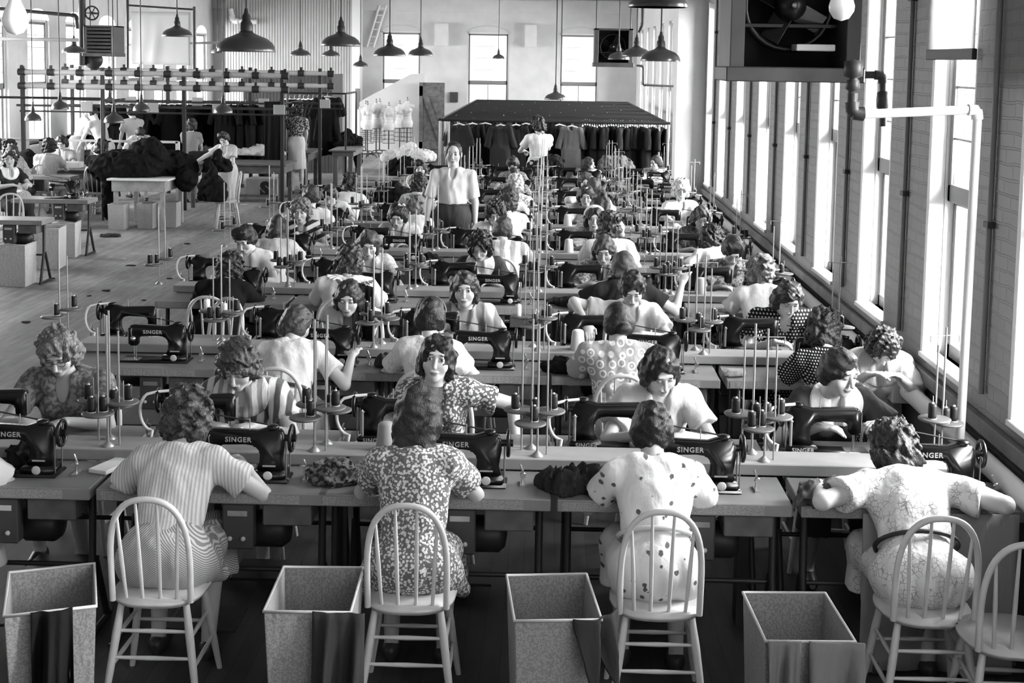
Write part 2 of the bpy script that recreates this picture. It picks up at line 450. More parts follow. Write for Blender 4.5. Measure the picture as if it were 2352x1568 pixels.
# ------------------------------------------------------------------ people
def ik(s, t, l1, l2, pole):
    s, t, pole = (np.array(q, float) for q in (s, t, pole)); d = t-s; L = np.linalg.norm(d)
    L2 = min(L, (l1+l2)*.995); t = s+d/L*L2; d = d/L
    a = (l1*l1-l2*l2+L2*L2)/(2*L2); h = math.sqrt(max(l1*l1-a*a, 1e-6))
    p = pole-d*(pole@d); p /= np.linalg.norm(p)+1e-9
    return s+d*a+p*h, t
def rotm(yaw, pitch, roll):
    # head frame: x right, y forward, z up; pitch > 0 looks down, yaw > 0 turns to the person's left
    return np.array((Matrix.Rotation(yaw, 3, 'Z') @ Matrix.Rotation(-pitch, 3, 'X') @ Matrix.Rotation(roll, 3, 'Y')))
FACE = dict(open=1)
def person(name, who, label, loc, rz, P, cat='woman', group=None):
    """P: pose and dress. Local frame: faces +Y, +X is the person's right, z = 0 at the floor."""
    g = lambda k, d=None: P.get(k, d)
    near = g('lod', 1); S = g('size', 1.0); Wd = g('w', 1.0)
    vb = {0: .009, 1: .0115, 2: .016, 3: .02}[near]; vh = {0: .0042, 1: .005, 2: .007, 3: .009}[near]; vd = {0: .0045, 1: .006, 2: .008, 3: .012}[near]
    root = E(name, label, cat, loc, rz, group)
    stand = g('stand', False); man = g('man', False)
    a = g('lean', .2); tw = g('twist', 0.0); side = g('tilt', 0.0)
    hz = (.93 if stand else .57)
    if stand: hz *= g('tall', 1.0)
    hip = np.array((0, 0, hz)); u = np.array((side, math.sin(a), math.cos(a))); u /= np.linalg.norm(u)
    xr = np.array((math.cos(tw), math.sin(tw), 0)); fw = np.cross(np.array((0, 0, 1.)), xr); fwd = np.cross(u, xr); fwd /= np.linalg.norm(fwd)
    neck = hip+.485*u*S; a2 = a+.3*max(g('pitch', .4), 0)
    hd = neck+np.array((side*.12+g('headx', 0), .135*math.sin(a2)+.02, .135*math.cos(a2)))*S
    HR = rotm(g('yaw', 0), g('pitch', .4), g('roll', 0))
    hl = lambda p: hd+HR@(np.array(p, float)*S)
    sh = [neck-.075*u*S+q*xr*.148*Wd*S for q in (1, -1)]
    hands = g('hands', [(.10, .44, .83), (-.10, .44, .83)])
    poles = g('poles', [(1, -.3, -.8), (-1, -.3, -.8)])
    arms = []
    for q in (0, 1):
        e_, h_ = ik(sh[q], np.array(hands[q], float), .265*S, .235*S, np.array(poles[q], float)); arms.append((sh[q], e_, h_))
    if stand:
        fx = g('feet', [(.09, .02), (-.09, -.02)])
        legs = [(hip+np.array((.09*q, 0, -.03)), np.array((.095*q, .02, .50)), np.array((fx[i][0], fx[i][1], .09))) for i, q in enumerate((1, -1))]
    else:
        kn = g('knees', [(.12, .40), (-.12, .40)]); ft = g('feet', [(.12, .26), (-.12, .30)])
        legs = [(hip+np.array((.09*q, .02, -.05)), np.array((kn[i][0], kn[i][1], .52)), np.array((ft[i][0], ft[i][1], .10))) for i, q in enumerate((1, -1))]
    pts = [hip, neck, hd]+[p for t in arms for p in t]+[p for t in legs for p in t]
    lo = np.min(pts, 0)-.22; hi = np.max(pts, 0)+.2; lo[2] = max(lo[2], -.01)
    # ---- body
    G = Grid(lo, hi, vb); RT = np.stack([xr, fwd, u], 1)
    G.ell(hip, (.15*Wd, .115, .12), .03); G.ell(hip+.17*u*S, (.112*Wd, .085, .13), .05, RT); G.ell(hip+.33*u*S, (.13*Wd, .095, .14), .05, RT)
    G.cap(sh[0], sh[1], .048, None, .04)
    G.cap(neck-.06*u, hd+HR@np.array((0, -.02, -.04)), .052 if not man else .06, .048 if not man else .056, .03)
    for s_, e_, h_ in arms:
        G.cap(s_, e_, .044*g('fat', 1), .036*g('fat', 1), .02); G.cap(e_, h_, .037*g('fat', 1), .024, .01)
    for h0, k_, f_ in legs:
        G.cap(h0, k_, .07, .052, .02); mid = k_*.65+f_*.35
        G.cap(k_, mid+np.array((0, -.01, 0)), .05, .049, .02); G.cap(mid+np.array((0, -.01, 0)), f_, .049, .033, .02)
        if stand or near <= 1 or g('showfeet'): G.cap(f_+np.array((0, .0, -.05)), f_+np.array((0, .12, -.07)), .036, .026, .03)
    V, Q = G.surf(); hc = np.tile(np.array([[0, -9., 0]]), (len(V), 1))
    parts = [(V, Q, hc)]
    # head, in its own frame
    H = Grid((-.11, -.125, -.15), (.11, .145, .14), vh)
    H.ell((0, -.012, .025), (.0745, .093, .094), 0); H.ell((0, .022, -.045), (.056, .062, .065), .03); H.ell((0, .062, -.088), (.022, .02, .022), .03)
    for q in (1, -1):
        H.ell((.037*q, .052, -.028), (.027, .026, .03), .02); H.ell((.031*q, .098, .012), (.019, .015, .012), .014, op='s'); H.ell((.031*q, .0755, .0125), (.0145, .0125, .0115), .003)
        H.ell((.078*q, -.008, -.004), (.009, .02, .031), .008)
    H.cap((-.03, .079, .036), (.03, .079, .036), .011, None, .012); H.cap((0, .084, .018), (0, .107, -.024), .007, .0125, .012)
    H.ell((0, .087, -.054), (.023, .010, .006), .006); H.ell((0, .086, -.064), (.019, .010, .006), .004); H.cap((0, .0, -.07), (0, -.03, -.14), .05, .05, .02)
    V, Q = H.surf(); parts.append(((HR@(V*S).T).T+hd, Q, V))
    # hands
    for q, (s_, e_, h_) in enumerate(arms):
        sg = 1 if q == 0 else -1
        d = h_-e_; d /= np.linalg.norm(d); dd = d+np.array((0, 0, -.35 if not g('handup') else .2)); dd /= np.linalg.norm(dd)
        lat = np.cross(dd, (0, 0, 1.)); lat /= np.linalg.norm(lat)+1e-9      # towards person's right when pointing forward
        nrm = np.cross(lat, dd)
        c = h_+dd*.045
        D = Grid(h_-.13, h_+.14, vd) if False else Grid(np.minimum(h_, h_+dd*.18)-.075, np.maximum(h_, h_+dd*.18)+.075, vd)
        D.cap(h_-d*.03, h_, .024, .023, 0); RTh = np.stack([lat, dd, nrm], 1); D.ell(c, (.038, .05, .016), .02, RTh)
        curl = g('curl', .5)
        for i in range(4):
            o = (i-1.5)*.0195*sg*-1; ln = (.068, .078, .074, .058)[i if sg > 0 else i]
            b0 = c+dd*.038+lat*o; an = curl*(.6+.15*i); v1 = dd*math.cos(an)-nrm*math.sin(an); b1 = b0+v1*ln*.5
            v2 = dd*math.cos(an*2.1)-nrm*math.sin(an*2.1); b2 = b1+v2*ln*.5
            D.cap(b0, b1, .0092, .0085, .006); D.cap(b1, b2, .0085, .007, .003)
        t0 = c-lat*sg*.03-dd*.02; t1 = t0-lat*sg*.025+dd*.03-nrm*.008; t2 = t1+dd*.028-nrm*.008
        D.cap(t0, t1, .012, .0105, .01); D.cap(t1, t2, .0105, .008, .004)
        V, Q = D.surf(); parts.append((V, Q, np.tile(np.array([[0, -9., 0]]), (len(V), 1))))
    n = 0; VV = []; QQ = []; CC = []
    for V, Q, c in parts: VV.append(V); QQ.append(Q+n); CC.append(c); n += len(V)
    O('body', npmesh('body', np.concatenate(VV), np.concatenate(QQ), np.concatenate(CC)), skin('open' if g('eyes') == 'open' else 'down'), root)
    # ---- hair
    ht, hg = g('hair', ('short', .03)); hs = abs(hash_(who)) % 997
    K = Grid((-.16, -.20, -.30 if ht == 'long' else -.17), (.16, .15, .19), vh*1.25)
    if man:
        K.ell((0, -.014, .030), (.083, .098, .096), 0); K.ell((0, .125, .015), (.086, .105, .118), .01, op='s'); K.ell((0, .02, -.12), (.13, .10, .105), .01, op='s'); am = .003
    else:
        K.ell((0, -.014, .030), (.088, .103, .099), 0); am = .007
        for q in (1, -1): K.ell((.070*q, -.03, -.02), (.026, .048, .055), .02)
        if ht != 'tight': K.ell((0, -.05, -.03), (.078, .058, .07), .04)
        if ht in ('wavy', 'long', 'curly'):
            for q in (1, -1): K.ell((.076*q, -.015, -.035), (.028, .05, .07), .03)
            K.ell((0, -.055, -.065), (.094, .058, .07), .03); am = .010
        if ht == 'curly':
            K.ell((0, -.01, .05), (.10, .105, .095), .03); am = .016
        if ht == 'long': K.ell((0, -.075, -.15), (.098, .055, .13), .04)
        if ht == 'bun': K.ell((.02, -.105, -.055), (.045, .04, .036), .008); am = .004
        if ht == 'roll':
            K.cap((-.06, -.075, -.075), (.06, -.075, -.075), .034, None, .01); am = .005
        if ht == 'tight': K.ell((0, -.05, -.035), (.072, .06, .07), .04); am = .006
        if ht in ('pomp', 'top'):
            K.ell((.01, .045, .112), (.072, .05, .042), .02); K.ell((.035, .06, .09), (.035, .035, .035), .02); am = .009
        K.ell((0, .125, -.022), (.064, .083, .102), .012, op='s'); K.ell((0, .05, -.12), (.055, .09, .07), .012, op='s')
    fr = {'curly': 75, 'wavy': 60, 'long': 45, 'short': 70}.get(ht, 60); w1 = waves(hs, fr, am); w2 = waves(hs+5, fr*2.1, am*.4)
    K.disp(lambda X, Y, Z: w1(X, Y, Z)+w2(X, Y, Z))
    V, Q = K.surf(); O('hair', npmesh('hair', (HR@(V*S).T).T+hd, Q), hairmat(hg, 'wave' if ht != 'curly' else 'curl'), root)
    if g('band'):
        R_ = g('band'); M_ = MB(); pt = [hl((.092*math.cos(t), -.02+.02*math.sin(t), .03+.10*math.sin(t))) for t in np.linspace(0, PI, 14)]
        M_.tube(pt, R_[0], 6); O('headband', M_, mat('ribbon_%g' % R_[1], R_[1], .6), root)
    if g('bow'):
        b = hl(g('bow')); M_ = MB()
        for q in (1, -1): M_.tube([b, b+np.array((.022*q, 0, .015)), b+np.array((.04*q, 0, .0))], [.005, .015, .008], 6)
        O('hair_bow', M_, mat('ribbon_0.85', .85, .6), root)
    if g('glasses'):
        M_ = MB()
        for q in (1, -1):
            M_.tube([hl((.033*q+.021*math.cos(t), .094, .010+.018*math.sin(t))) for t in np.linspace(0, 2*PI, 13)[:-1]], .0016, 5, closed=True)
            M_.tube([hl((.054*q, .092, .014)), hl((.079*q, .02, .012))], .0015, 5)
        M_.tube([hl((-.012, .096, .013)), hl((.012, .096, .013))], .0016, 5); O('glasses', M_, mat('dark_metal', .04, .35, .6), root)
    # ---- clothes
    tm, sm_ = g('top'), g('skirt', None); Cg = Grid(lo-.03, hi+.03, vb*1.05); fat = g('fat', 1)
    top_only = sm_ is not None
    B = g('bust', 1.0)
    Cg.ell(hip+.17*u*S, (.137*Wd, .112*g('belly', 1), .14), .05, RT); Cg.ell(hip+.32*u*S, (.158*Wd, .118, .155), .06, RT)
    Cg.ell(hip+.43*u*S, (.15*Wd, .088, .075), .05, RT)
    if not man:
        for q in (1, -1): Cg.ell(hip+.31*u*S+fwd*.085+xr*.065*q*Wd, (.062, .06, .062), .03)
    Cg.cap(sh[0]+u*.0, sh[1], .066, None, .04)
    sl_ = g('sleeve', .62)
    for s_, e_, h_ in arms:
        r0, r1 = (.064, .066+.012*g('puff', .6)) if not man else (.055, .062)
        if sl_ <= 1: Cg.cap(s_, s_+(e_-s_)*sl_, r0*fat, r1*fat, .03, cut=True)
        else:
            Cg.cap(s_, e_, r0*fat, .052, .03); Cg.cap(e_, e_+(h_-e_)*(sl_-1), .050, .040, .02, cut=True)
    def lower(G2, inc=0.0):
        if stand and man:
            G2.ell(hip+np.array((0, 0, .02)), (.18*Wd, .15*g('belly', 1), .17), .03)
            for h0, k_, f_ in legs: G2.cap(h0, k_, .115, .09, .03); G2.cap(k_, f_+np.array((0, 0, .02)), .09, .08, .03, cut=True)
        elif stand:
            G2.ell(hip+np.array((0, 0, .0)), (.175*Wd, .145, .17), .04)
            zl = g('hem', .42); G2.cap(hip+np.array((0, 0, -.06)), (0, .02, zl), .16*Wd, .19, .05, cut=True)
        else:
            G2.ell(hip+np.array((0, 0, -.0)), (.185*Wd+inc, .15+inc, .14), .04)
            for i, (h0, k_, f_) in enumerate(legs): G2.cap(h0, k_, .105+inc, .085+inc, .05)
            kk = (legs[0][1]+legs[1][1])/2; G2.cap(legs[0][1]+np.array((.01, .02, 0)), legs[1][1]+np.array((-.01, .02, 0)), .085, None, .04)
            zl = g('hem', .33)
            for i in (0, 1): G2.cap(legs[i][1]+np.array((0, .03, -.02)), (legs[i][1][0]*1.15, legs[i][1][1]+.02, zl), .075, .085, .04, cut=True)
            for q in (1, -1):
                if g('drape', 0): G2.cap(hip+np.array((.15*q, .05, -.07)), hip+np.array((.21*q, .12, -.07-.22*g('drape'))), .07, .035, .05)
    if not top_only: lower(Cg)
    else: Cg.ell(hip+np.array((0, 0, .03)), (.155*Wd, .125, .11), .04)
    nf = neck+fwd*.06-u*.01
    Cg.cap(neck-u*.005, neck+u*.12, g('neckr', .062), .1, .008, op='s')
    if g('vneck', .05): Cg.ell(neck+fwd*.10-u*.03, (.045, .07, .05+g('vneck', .05)), .01, op='s')
    for h0, k_, f_ in ([] if True else legs): pass
    sd = hs+11; wa = waves(sd, 26, .0075 if near <= 1 else .006)
    ws = waves(sd+2, 60, .003)
    fold = g('fold', 1.0)
    Cg.disp(lambda X, Y, Z: fold*(wa(X*1.6, Y*1.6, Z*.55)+ws(X, Y, Z*.4)))
    V, Q = Cg.surf(); O('dress' if not top_only else ('shirt' if man else 'blouse'), npmesh('clothing', V, Q), tm, root)
    if top_only:
        Sg = Grid(lo-.03, np.array((hi[0]+.03, hi[1]+.03, hip[2]+.24)), vb*1.1); lower(Sg, .004)
        Sg.ell(hip+.10*u*S, (.147*Wd, .122, .07), .04)
        Sg.cutz(hip[2]+.145)
        Sg.disp(lambda X, Y, Z: wa(X*1.8, Y*1.8, Z*.4)*.9)
        V, Q = Sg.surf(); O('trousers' if man else 'skirt', npmesh('clothing', V, Q), sm_, root)
    if g('collar'):
        c_ = neck+fwd*.045-u*.045; r_ = np.array((.135*Wd, .155, .125))
        X = Cg.ax[0][:, None, None]-c_[0]; Y = Cg.ax[1][None, :, None]-c_[1]; Z = Cg.ax[2][None, None, :]-c_[2]
        k0 = np.sqrt((X/r_[0])**2+(Y/r_[1])**2+(Z/r_[2])**2)
        C2 = Grid(lo-.03, hi+.03, vb*1.05); C2.F = np.maximum(Cg.F-.010, (k0-1)*.12).astype(np.float32)
        V, Q = C2.surf(); Mc = npmesh('collar', V, Q); cm = g('collar')
        O('collar', Mc, cm, root)
    if g('belt') is not None:
        c_ = hip+.13*u*S; M_ = MB(); M_.tube([c_+xr*math.cos(t)*.153*Wd+fwd*math.sin(t)*.128 for t in np.linspace(0, 2*PI, 28)[:-1]], .011, 6, closed=True)
        O('belt', M_, mat('belt_%g' % g('belt'), g('belt'), .5), root)
    if stand or near <= 1 or g('showfeet'):
        for h0, k_, f_ in legs:
            Gs = Grid(f_+np.array((-.06, -.08, -.105)), f_+np.array((.06, .2, .03)), .008)
            Gs.cap(f_+np.array((0, -.01, -.055)), f_+np.array((0, .11, -.072)), .043, .034, .03); Gs.cap(f_+np.array((0, -.04, -.05)), f_+np.array((0, -.045, -.09)), .025, .018, .02); Gs.cutz(.004, False)
            V, Q = Gs.surf(); O('shoe', npmesh('shoe', V, Q), mat('shoe_leather', .03, .4), root)
    return root, dict(hands=[x[2] for x in arms], head=hd, hl=hl, neck=neck, fwd=fwd, u=u, xr=xr, hip=hip)
def hash_(t):
    h = 7
    for ch in t: h = (h*31+ord(ch)) & 0xffffff
    return h
# ------------------------------------------------------------------ structure
XR, YB, ZC = 2.25, 38.6, 4.45
def floor_mat():
    m = bpy.data.materials.new('worn_floor_boards'); m.use_nodes = True; nt = m.node_tree; e = N(nt)
    bs = nt.nodes['Principled BSDF']; tc = nn(nt, 'ShaderNodeTexCoord'); sp = nn(nt, 'ShaderNodeSeparateXYZ'); nt.links.new(tc.outputs['Object'], sp.inputs[0]); x, y, z = sp.outputs
    bx = e.m('MULTIPLY', x, 1/.085); fr = e.m('FRACT', e.m('ADD', bx, 500)); seam = e.m('MAXIMUM', e.step(fr, .06, .0), e.step(fr, .94, 1.0))
    fl = e.m('FLOOR', e.m('ADD', bx, 500)); wn = nn(nt, 'ShaderNodeTexWhiteNoise'); wn.noise_dimensions = '1D'; nt.links.new(fl, wn.inputs['W'])
    mp = nn(nt, 'ShaderNodeMapping'); mp.inputs['Scale'].default_value = (1, .25, 1); nt.links.new(tc.outputs['Object'], mp.inputs[0])
    n1 = nn(nt, 'ShaderNodeTexNoise'); n1.inputs['Scale'].default_value = 1.2; n1.inputs['Detail'].default_value = 6; nt.links.new(mp.outputs[0], n1.inputs['Vector'])
    n2 = nn(nt, 'ShaderNodeTexNoise'); n2.inputs['Scale'].default_value = 14; n2.inputs['Detail'].default_value = 5; nt.links.new(mp.outputs[0], n2.inputs['Vector'])
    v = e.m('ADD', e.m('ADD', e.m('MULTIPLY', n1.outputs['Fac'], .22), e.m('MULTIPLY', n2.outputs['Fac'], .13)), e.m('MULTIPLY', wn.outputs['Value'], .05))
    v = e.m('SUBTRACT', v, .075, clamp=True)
    v = e.m('MULTIPLY', v, e.lerp(e.step(e.m('ADD', x, e.m('MULTIPLY', n1.outputs['Fac'], .25)), -3.55, -3.25), 1.9, .32))   # bench shade put into the colour: boards darkened under benches, lightened in aisle
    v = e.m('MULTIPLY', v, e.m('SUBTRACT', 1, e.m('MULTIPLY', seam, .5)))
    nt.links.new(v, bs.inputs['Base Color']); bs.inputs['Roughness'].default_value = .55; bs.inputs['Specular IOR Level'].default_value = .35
    return m
def brick_mat(g, name, paint=True):
    m = bpy.data.materials.new(name); m.use_nodes = True; nt = m.node_tree; e = N(nt)
    bs = nt.nodes['Principled BSDF']; tc = nn(nt, 'ShaderNodeTexCoord'); sp = nn(nt, 'ShaderNodeSeparateXYZ'); nt.links.new(tc.outputs['Object'], sp.inputs[0])
    cb = nn(nt, 'ShaderNodeCombineXYZ'); nt.links.new(e.m('ADD', sp.outputs[0], sp.outputs[1]), cb.inputs[0]); nt.links.new(sp.outputs[2], cb.inputs[1])
    n3 = nn(nt, 'ShaderNodeTexNoise'); n3.inputs['Scale'].default_value = 5; nt.links.new(tc.outputs['Object'], n3.inputs['Vector'])
    va = nn(nt, 'ShaderNodeVectorMath'); va.operation = 'MULTIPLY_ADD'; nt.links.new(n3.outputs['Color'], va.inputs[0]); va.inputs[1].default_value = (.03, .03, 0); nt.links.new(cb.outputs[0], va.inputs[2])
    b = nn(nt, 'ShaderNodeTexBrick'); b.inputs['Scale'].default_value = 1; b.inputs['Brick Width'].default_value = .21; b.inputs['Row Height'].default_value = .075
    b.inputs['Mortar Size'].default_value = .008; b.inputs['Mortar Smooth'].default_value = .4; nt.links.new(va.outputs[0], b.inputs['Vector'])
    b.inputs['Color1'].default_value = (g*.94,)*3+(1,); b.inputs['Color2'].default_value = (g*1.05,)*3+(1,)
    b.inputs['Mortar'].default_value = ((g*.93,)*3+(1,)) if paint else ((g*1.9,)*3+(1,))
    nt.links.new(b.outputs['Color'], bs.inputs['Base Color']); bs.inputs['Roughness'].default_value = .5
    bp = nn(nt, 'ShaderNodeBump'); bp.inputs['Strength'].default_value = .55; bp.inputs['Distance'].default_value = .008; bp.invert = True
    n4 = nn(nt, 'ShaderNodeTexNoise'); n4.inputs['Scale'].default_value = 30; nt.links.new(tc.outputs['Object'], n4.inputs['Vector'])
    nt.links.new(e.m('SUBTRACT', b.outputs['Fac'], e.m('MULTIPLY', n4.outputs['Fac'], .35)), bp.inputs['Height']); nt.links.new(bp.outputs['Normal'], bs.inputs['Normal'])
    return m
def glass_mat(name, ribs, lo=.8, hi=1.0):
    """daylit window glass: mostly see-through, with the vertical streaks of ribbed wire glass"""
    m = bpy.data.materials.new(name); m.use_nodes = True; nt = m.node_tree; e = N(nt); nt.nodes.remove(nt.nodes['Principled BSDF'])
    tc = nn(nt, 'ShaderNodeTexCoord'); mp = nn(nt, 'ShaderNodeMapping'); mp.inputs['Scale'].default_value = (1, 1, .08); nt.links.new(tc.outputs['Object'], mp.inputs[0])
    n = nn(nt, 'ShaderNodeTexNoise'); n.inputs['Scale'].default_value = ribs; n.inputs['Detail'].default_value = 3; nt.links.new(mp.outputs[0], n.inputs['Vector'])
    v = e.lerp(e.step(n.outputs['Fac'], .3, .62), lo, hi)
    t = nn(nt, 'ShaderNodeBsdfTransparent'); nt.links.new(v, t.inputs[0])
    gl = nn(nt, 'ShaderNodeBsdfGlossy'); gl.inputs['Roughness'].default_value = .1
    mx = nn(nt, 'ShaderNodeMixShader'); mx.inputs[0].default_value = .05; nt.links.new(t.outputs[0], mx.inputs[1]); nt.links.new(gl.outputs[0], mx.inputs[2])
    nt.links.new(mx.outputs[0], nt.nodes['Material Output'].inputs['Surface'])
    return m
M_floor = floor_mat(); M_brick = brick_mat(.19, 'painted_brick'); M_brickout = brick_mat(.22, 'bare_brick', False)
M_plaster = mat('white_plaster', .62, .8, var=.06, vscale=3, bump=(40, .2)); M_frame = mat('white_window_paint', .75, .5)
M_sash = mat('grey_sash_paint', .22, .5); M_glass = glass_mat('ribbed_glass', 45, .62, 1.0); M_clear = glass_mat('clear_glass', 8, .88, 1.0)
M_dado = mat('dark_dado_paint', .10, .6, var=.3, vscale=4); M_board = mat('white_board', .5, .7)
M_wood = mat('bare_wood', .42, .6, var=.15, vscale=12); M_dwood = mat('dark_wood', .09, .5, var=.3, vscale=10)
M_black = mat('black_enamel', .005, .3, 0, .35); M_iron = mat('dark_iron', .03, .45, .3); M_steel = mat('bright_steel', .55, .25, .9)
M_pipe = mat('white_pipe', .62, .45); M_pipedk = mat('black_pipe', .03, .5); M_white = mat('white_enamel', .8, .35)
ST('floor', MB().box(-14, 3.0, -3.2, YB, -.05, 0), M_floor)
ST('ceiling', MB().box(-14, 2.9, -3.2, YB+.2, ZC, ZC+.1), mat('ceiling_paint', .6, .8))
# right wall: piers, sill wall and heads around the window openings
YA, YP = 4.4, 18.75
wins = [(4.45, 4.62)] if False else []
edges = [(5.45, 6.22), (6.94, 7.71), (8.59, 9.34), (10.15, 10.88), (11.70, 12.42), (13.28, 13.99), (14.95, 15.62), (16.55, 17.2), (17.95, 18.55)]
SILL, HEAD, TH = 1.0, 3.55, .10
pw = MB(); y0 = 3.6
for a_, b_ in edges: pw.box(XR, XR+.42, y0, a_, 0, ZC); y0 = b_
pw.box(XR, XR+.42, y0, YP, 0, ZC)
for a_, b_ in edges: pw.box(XR, XR+.42, a_, b_, 0, SILL); pw.box(XR, XR+.42, a_, b_, HEAD, ZC)
ST('wall_right', pw, M_brick)
ST('trim_1', MB().box(1.84, XR+.42, YP, YP+.45, 0, ZC), M_plaster)     # white pilaster where the wall steps
rail = [1.92, 1.92, 1.96, 2.08, 2.06, 2.04, 2.02, 2.0, 2.0]
def window(i, a_, b_, X, zl, zh, zr, open_=0.0, axis='x', sx=1, near=True):
    """sash window in a wall; axis 'x': wall plane X=const seen from -X; opening along Y"""
    def bx(m, p0, p1, u0, u1, z0, z1, bev=.004):
        # p: depth into the wall, u: along the wall
        if axis == 'x': m.box(X+sx*p0, X+sx*p1, u0, u1, z0, z1, bev)
        else: m.box(u0, u1, X+p0, X+p1, z0, z1, bev)
    f = MB()
    bx(f, .035, .12, a_, a_+.035, zl, zh); bx(f, .035, .12, b_-.035, b_, zl, zh); bx(f, .035, .12, a_, b_, zh-.05, zh); bx(f, -.03, .12, a_-.02, b_+.02, zl-.05, zl)
    fo = ST('window_%d' % i, f, M_frame)
    u = MB(); A, B = a_+.035, b_-.035
    bx(u, .05, .085, A, A+.045, zr, zh-.05); bx(u, .05, .085, B-.045, B, zr, zh-.05); bx(u, .05, .085, A, B, zr, zr+.10); bx(u, .05, .085, A, B, zh-.10, zh-.05)
    k = 5 if axis == 'x' else 4
    for j in range(1, k): z_ = zr+.07+(zh-.14-zr)*j/k; bx(u, .062, .072, A, B, z_-.006, z_+.006, 0)
    so = O('upper_sash', u, M_sash, fo)
    g_ = MB(); bx(g_, .066, .069, A+.045, B-.045, zr+.07, zh-.1, 0); O('pane', g_, M_glass if axis == 'x' else M_clear, so)
    l = MB(); top = zr+.03; lo_ = zl+(top-zl)*open_
    bx(l, .088, .12, A, A+.045, lo_, top); bx(l, .088, .12, B-.045, B, lo_, top); bx(l, .088, .12, A, B, top-.05, top); bx(l, .088, .12, A, B, lo_, lo_+.08)
    mid = (A+B)/2; bx(l, .094, .112, mid-.012, mid+.012, lo_, top)
    lo2 = O('lower_sash', l, M_sash, fo)
    g_ = MB(); bx(g_, .10, .103, A+.045, B-.045, lo_+.08, top-.05, 0); O('pane', g_, M_clear, lo2)
    return fo
k_ = 1
for (a_, b_), r_ in zip(edges, rail):
    fo = window(k_, a_, b_, XR+.05, SILL, HEAD, r_, 0.0); k_ += 1
    O('casing', MB().box(XR-.006, XR+.085, b_-.03, b_+.012, SILL, HEAD, .004).box(XR+.0, XR+.085, a_-.002, a_+.025, SILL, HEAD, .004).box(XR-.02, XR+.09, a_, b_, SILL-.01, SILL+.02, .004), M_frame, fo)
# beyond the pilaster the wall stands a little further out
XR2 = 2.6; edges2 = [(20.0, 20.9), (21.9, 22.8), (23.8, 24.7), (25.7, 26.6), (27.7, 28.6), (29.7, 30.6), (31.8, 32.7), (33.9, 34.8), (36.0, 36.9)]
pw = MB(); y0 = YP
for a_, b_ in edges2: pw.box(XR2, XR2+.4, y0, a_, 0, ZC); y0 = b_
pw.box(XR2, XR2+.4, y0, YB, 0, ZC)
for a_, b_ in edges2: pw.box(XR2, XR2+.4, a_, b_, 0, 1.0); pw.box(XR2, XR2+.4, a_, b_, 3.6, ZC)
ST('wall_right', pw, M_plaster)
for a_, b_ in edges2: window(k_, a_, b_, XR2+.02, 1.0, 3.6, 2.1); k_ += 1
# back wall
def bx_(px): return atY(px, 140, YB).x
bw = [(bx_(876), bx_(967)), (bx_(1073), bx_(1169)), (bx_(1285), bx_(1375))]
ZT, ZB = 3.52, 1.2
pw = MB(); x0 = -9.9
for a_, b_ in bw: pw.box(x0, a_, YB, YB+.35, 0, ZC); pw.box(a_, b_, YB, YB+.35, 0, ZB); pw.box(a_, b_, YB, YB+.35, ZT, ZC); x0 = b_
pw.box(x0, XR2+.4, YB, YB+.35, 0, ZC)
for a_, b_ in bw:      # segmental arch mouldings and wall brackets
    c = (a_+b_)/2; w = (b_-a_)/2+.07
    pw.tube([(c+w*math.sin(t)*1.0, YB, ZT+.02+.16*math.cos(t*1.5)) for t in np.linspace(-1.2, 1.2, 12)], .022, 6)
ST('wall_back', pw, M_plaster)
for a_, b_ in bw: window(k_, a_, b_, YB+.02, ZB, ZT, 2.0, 0, 'y'); k_ += 1
ST('trim_2', MB().box(bx_(1000), bx_(1030), YB-.35, YB, 3.1, 3.75).box(bx_(1205), bx_(1232), YB-.35, YB, 3.1, 3.75).box(-9.9, XR2, YB-.08, YB, ZC-.35, ZC), M_plaster)
# board-clad part of the back wall at the left, with a bright corner post
tg = mat('white_tongue_boards', .40, .7, var=.04)
pw = MB(); xa, xb = bx_(527), bx_(815)
n_ = 46
for i in range(n_): pw.box(xa+(xb-xa)*i/n_+.008, xa+(xb-xa)*(i+1)/n_-.004, YB-.5, YB, 0, ZC, .006)
ST('wall_partition', pw, tg)
ST('trim_3', MB().box(bx_(815), bx_(833), YB-.6, YB, 0, ZC), M_frame)
# left wall with tall arched windows
XL = -9.9
ST('wall_front', MB().box(-14, XR, -3.3, -3.0, 0, ZC), M_dado)
ST('wall_left', MB().box(XL-.4, XL, -3, 2, 0, ZC).box(XL-.4, XL, 2, 13.5, 0, ZC), M_plaster)
pw = MB(); y0 = 13.5
lw = [(15.4, 16.5), (17.1, 18.2), (18.9, 20.0), (20.8, 21.9), (22.7, 23.8), (24.7, 25.8), (26.7, 27.8), (28.7, 29.8), (30.7, 31.8), (32.7, 33.8), (34.7, 35.8), (36.7, 37.8)]
for a_, b_ in lw:
    pw.box(XL-.4, XL, y0, a_, 0, ZC); pw.box(XL-.4, XL, a_, b_, 0, .95); y0 = b_
    c = (a_+b_)/2; w = (b_-a_)/2
    poly = [(a_, ZC), (a_, 3.35)]+[(c-w*math.cos(t), 3.35+.22*math.sin(t)) for t in np.linspace(0.2, PI-.2, 9)]+[(b_, 3.35), (b_, ZC)]
    pw.prism(poly, 'x', XL-.4, XL)
pw.box(XL-.4, XL, y0, YB, 0, ZC)
ST('wall_left', pw, M_plaster)
for a_, b_ in lw: window(k_, a_, b_, XL-.02, .95, 3.36, 2.05, 0, 'x', -1); k_ += 1
# neighbouring brick building seen through the nearest windows, outside the room
nb = tag(O('brick_pier', MB().box(3.2, 3.7, 10.0, 10.5, -1, 2.3), M_brickout), 'bare brick pier outside, seen through the nearest full window', 'pier')
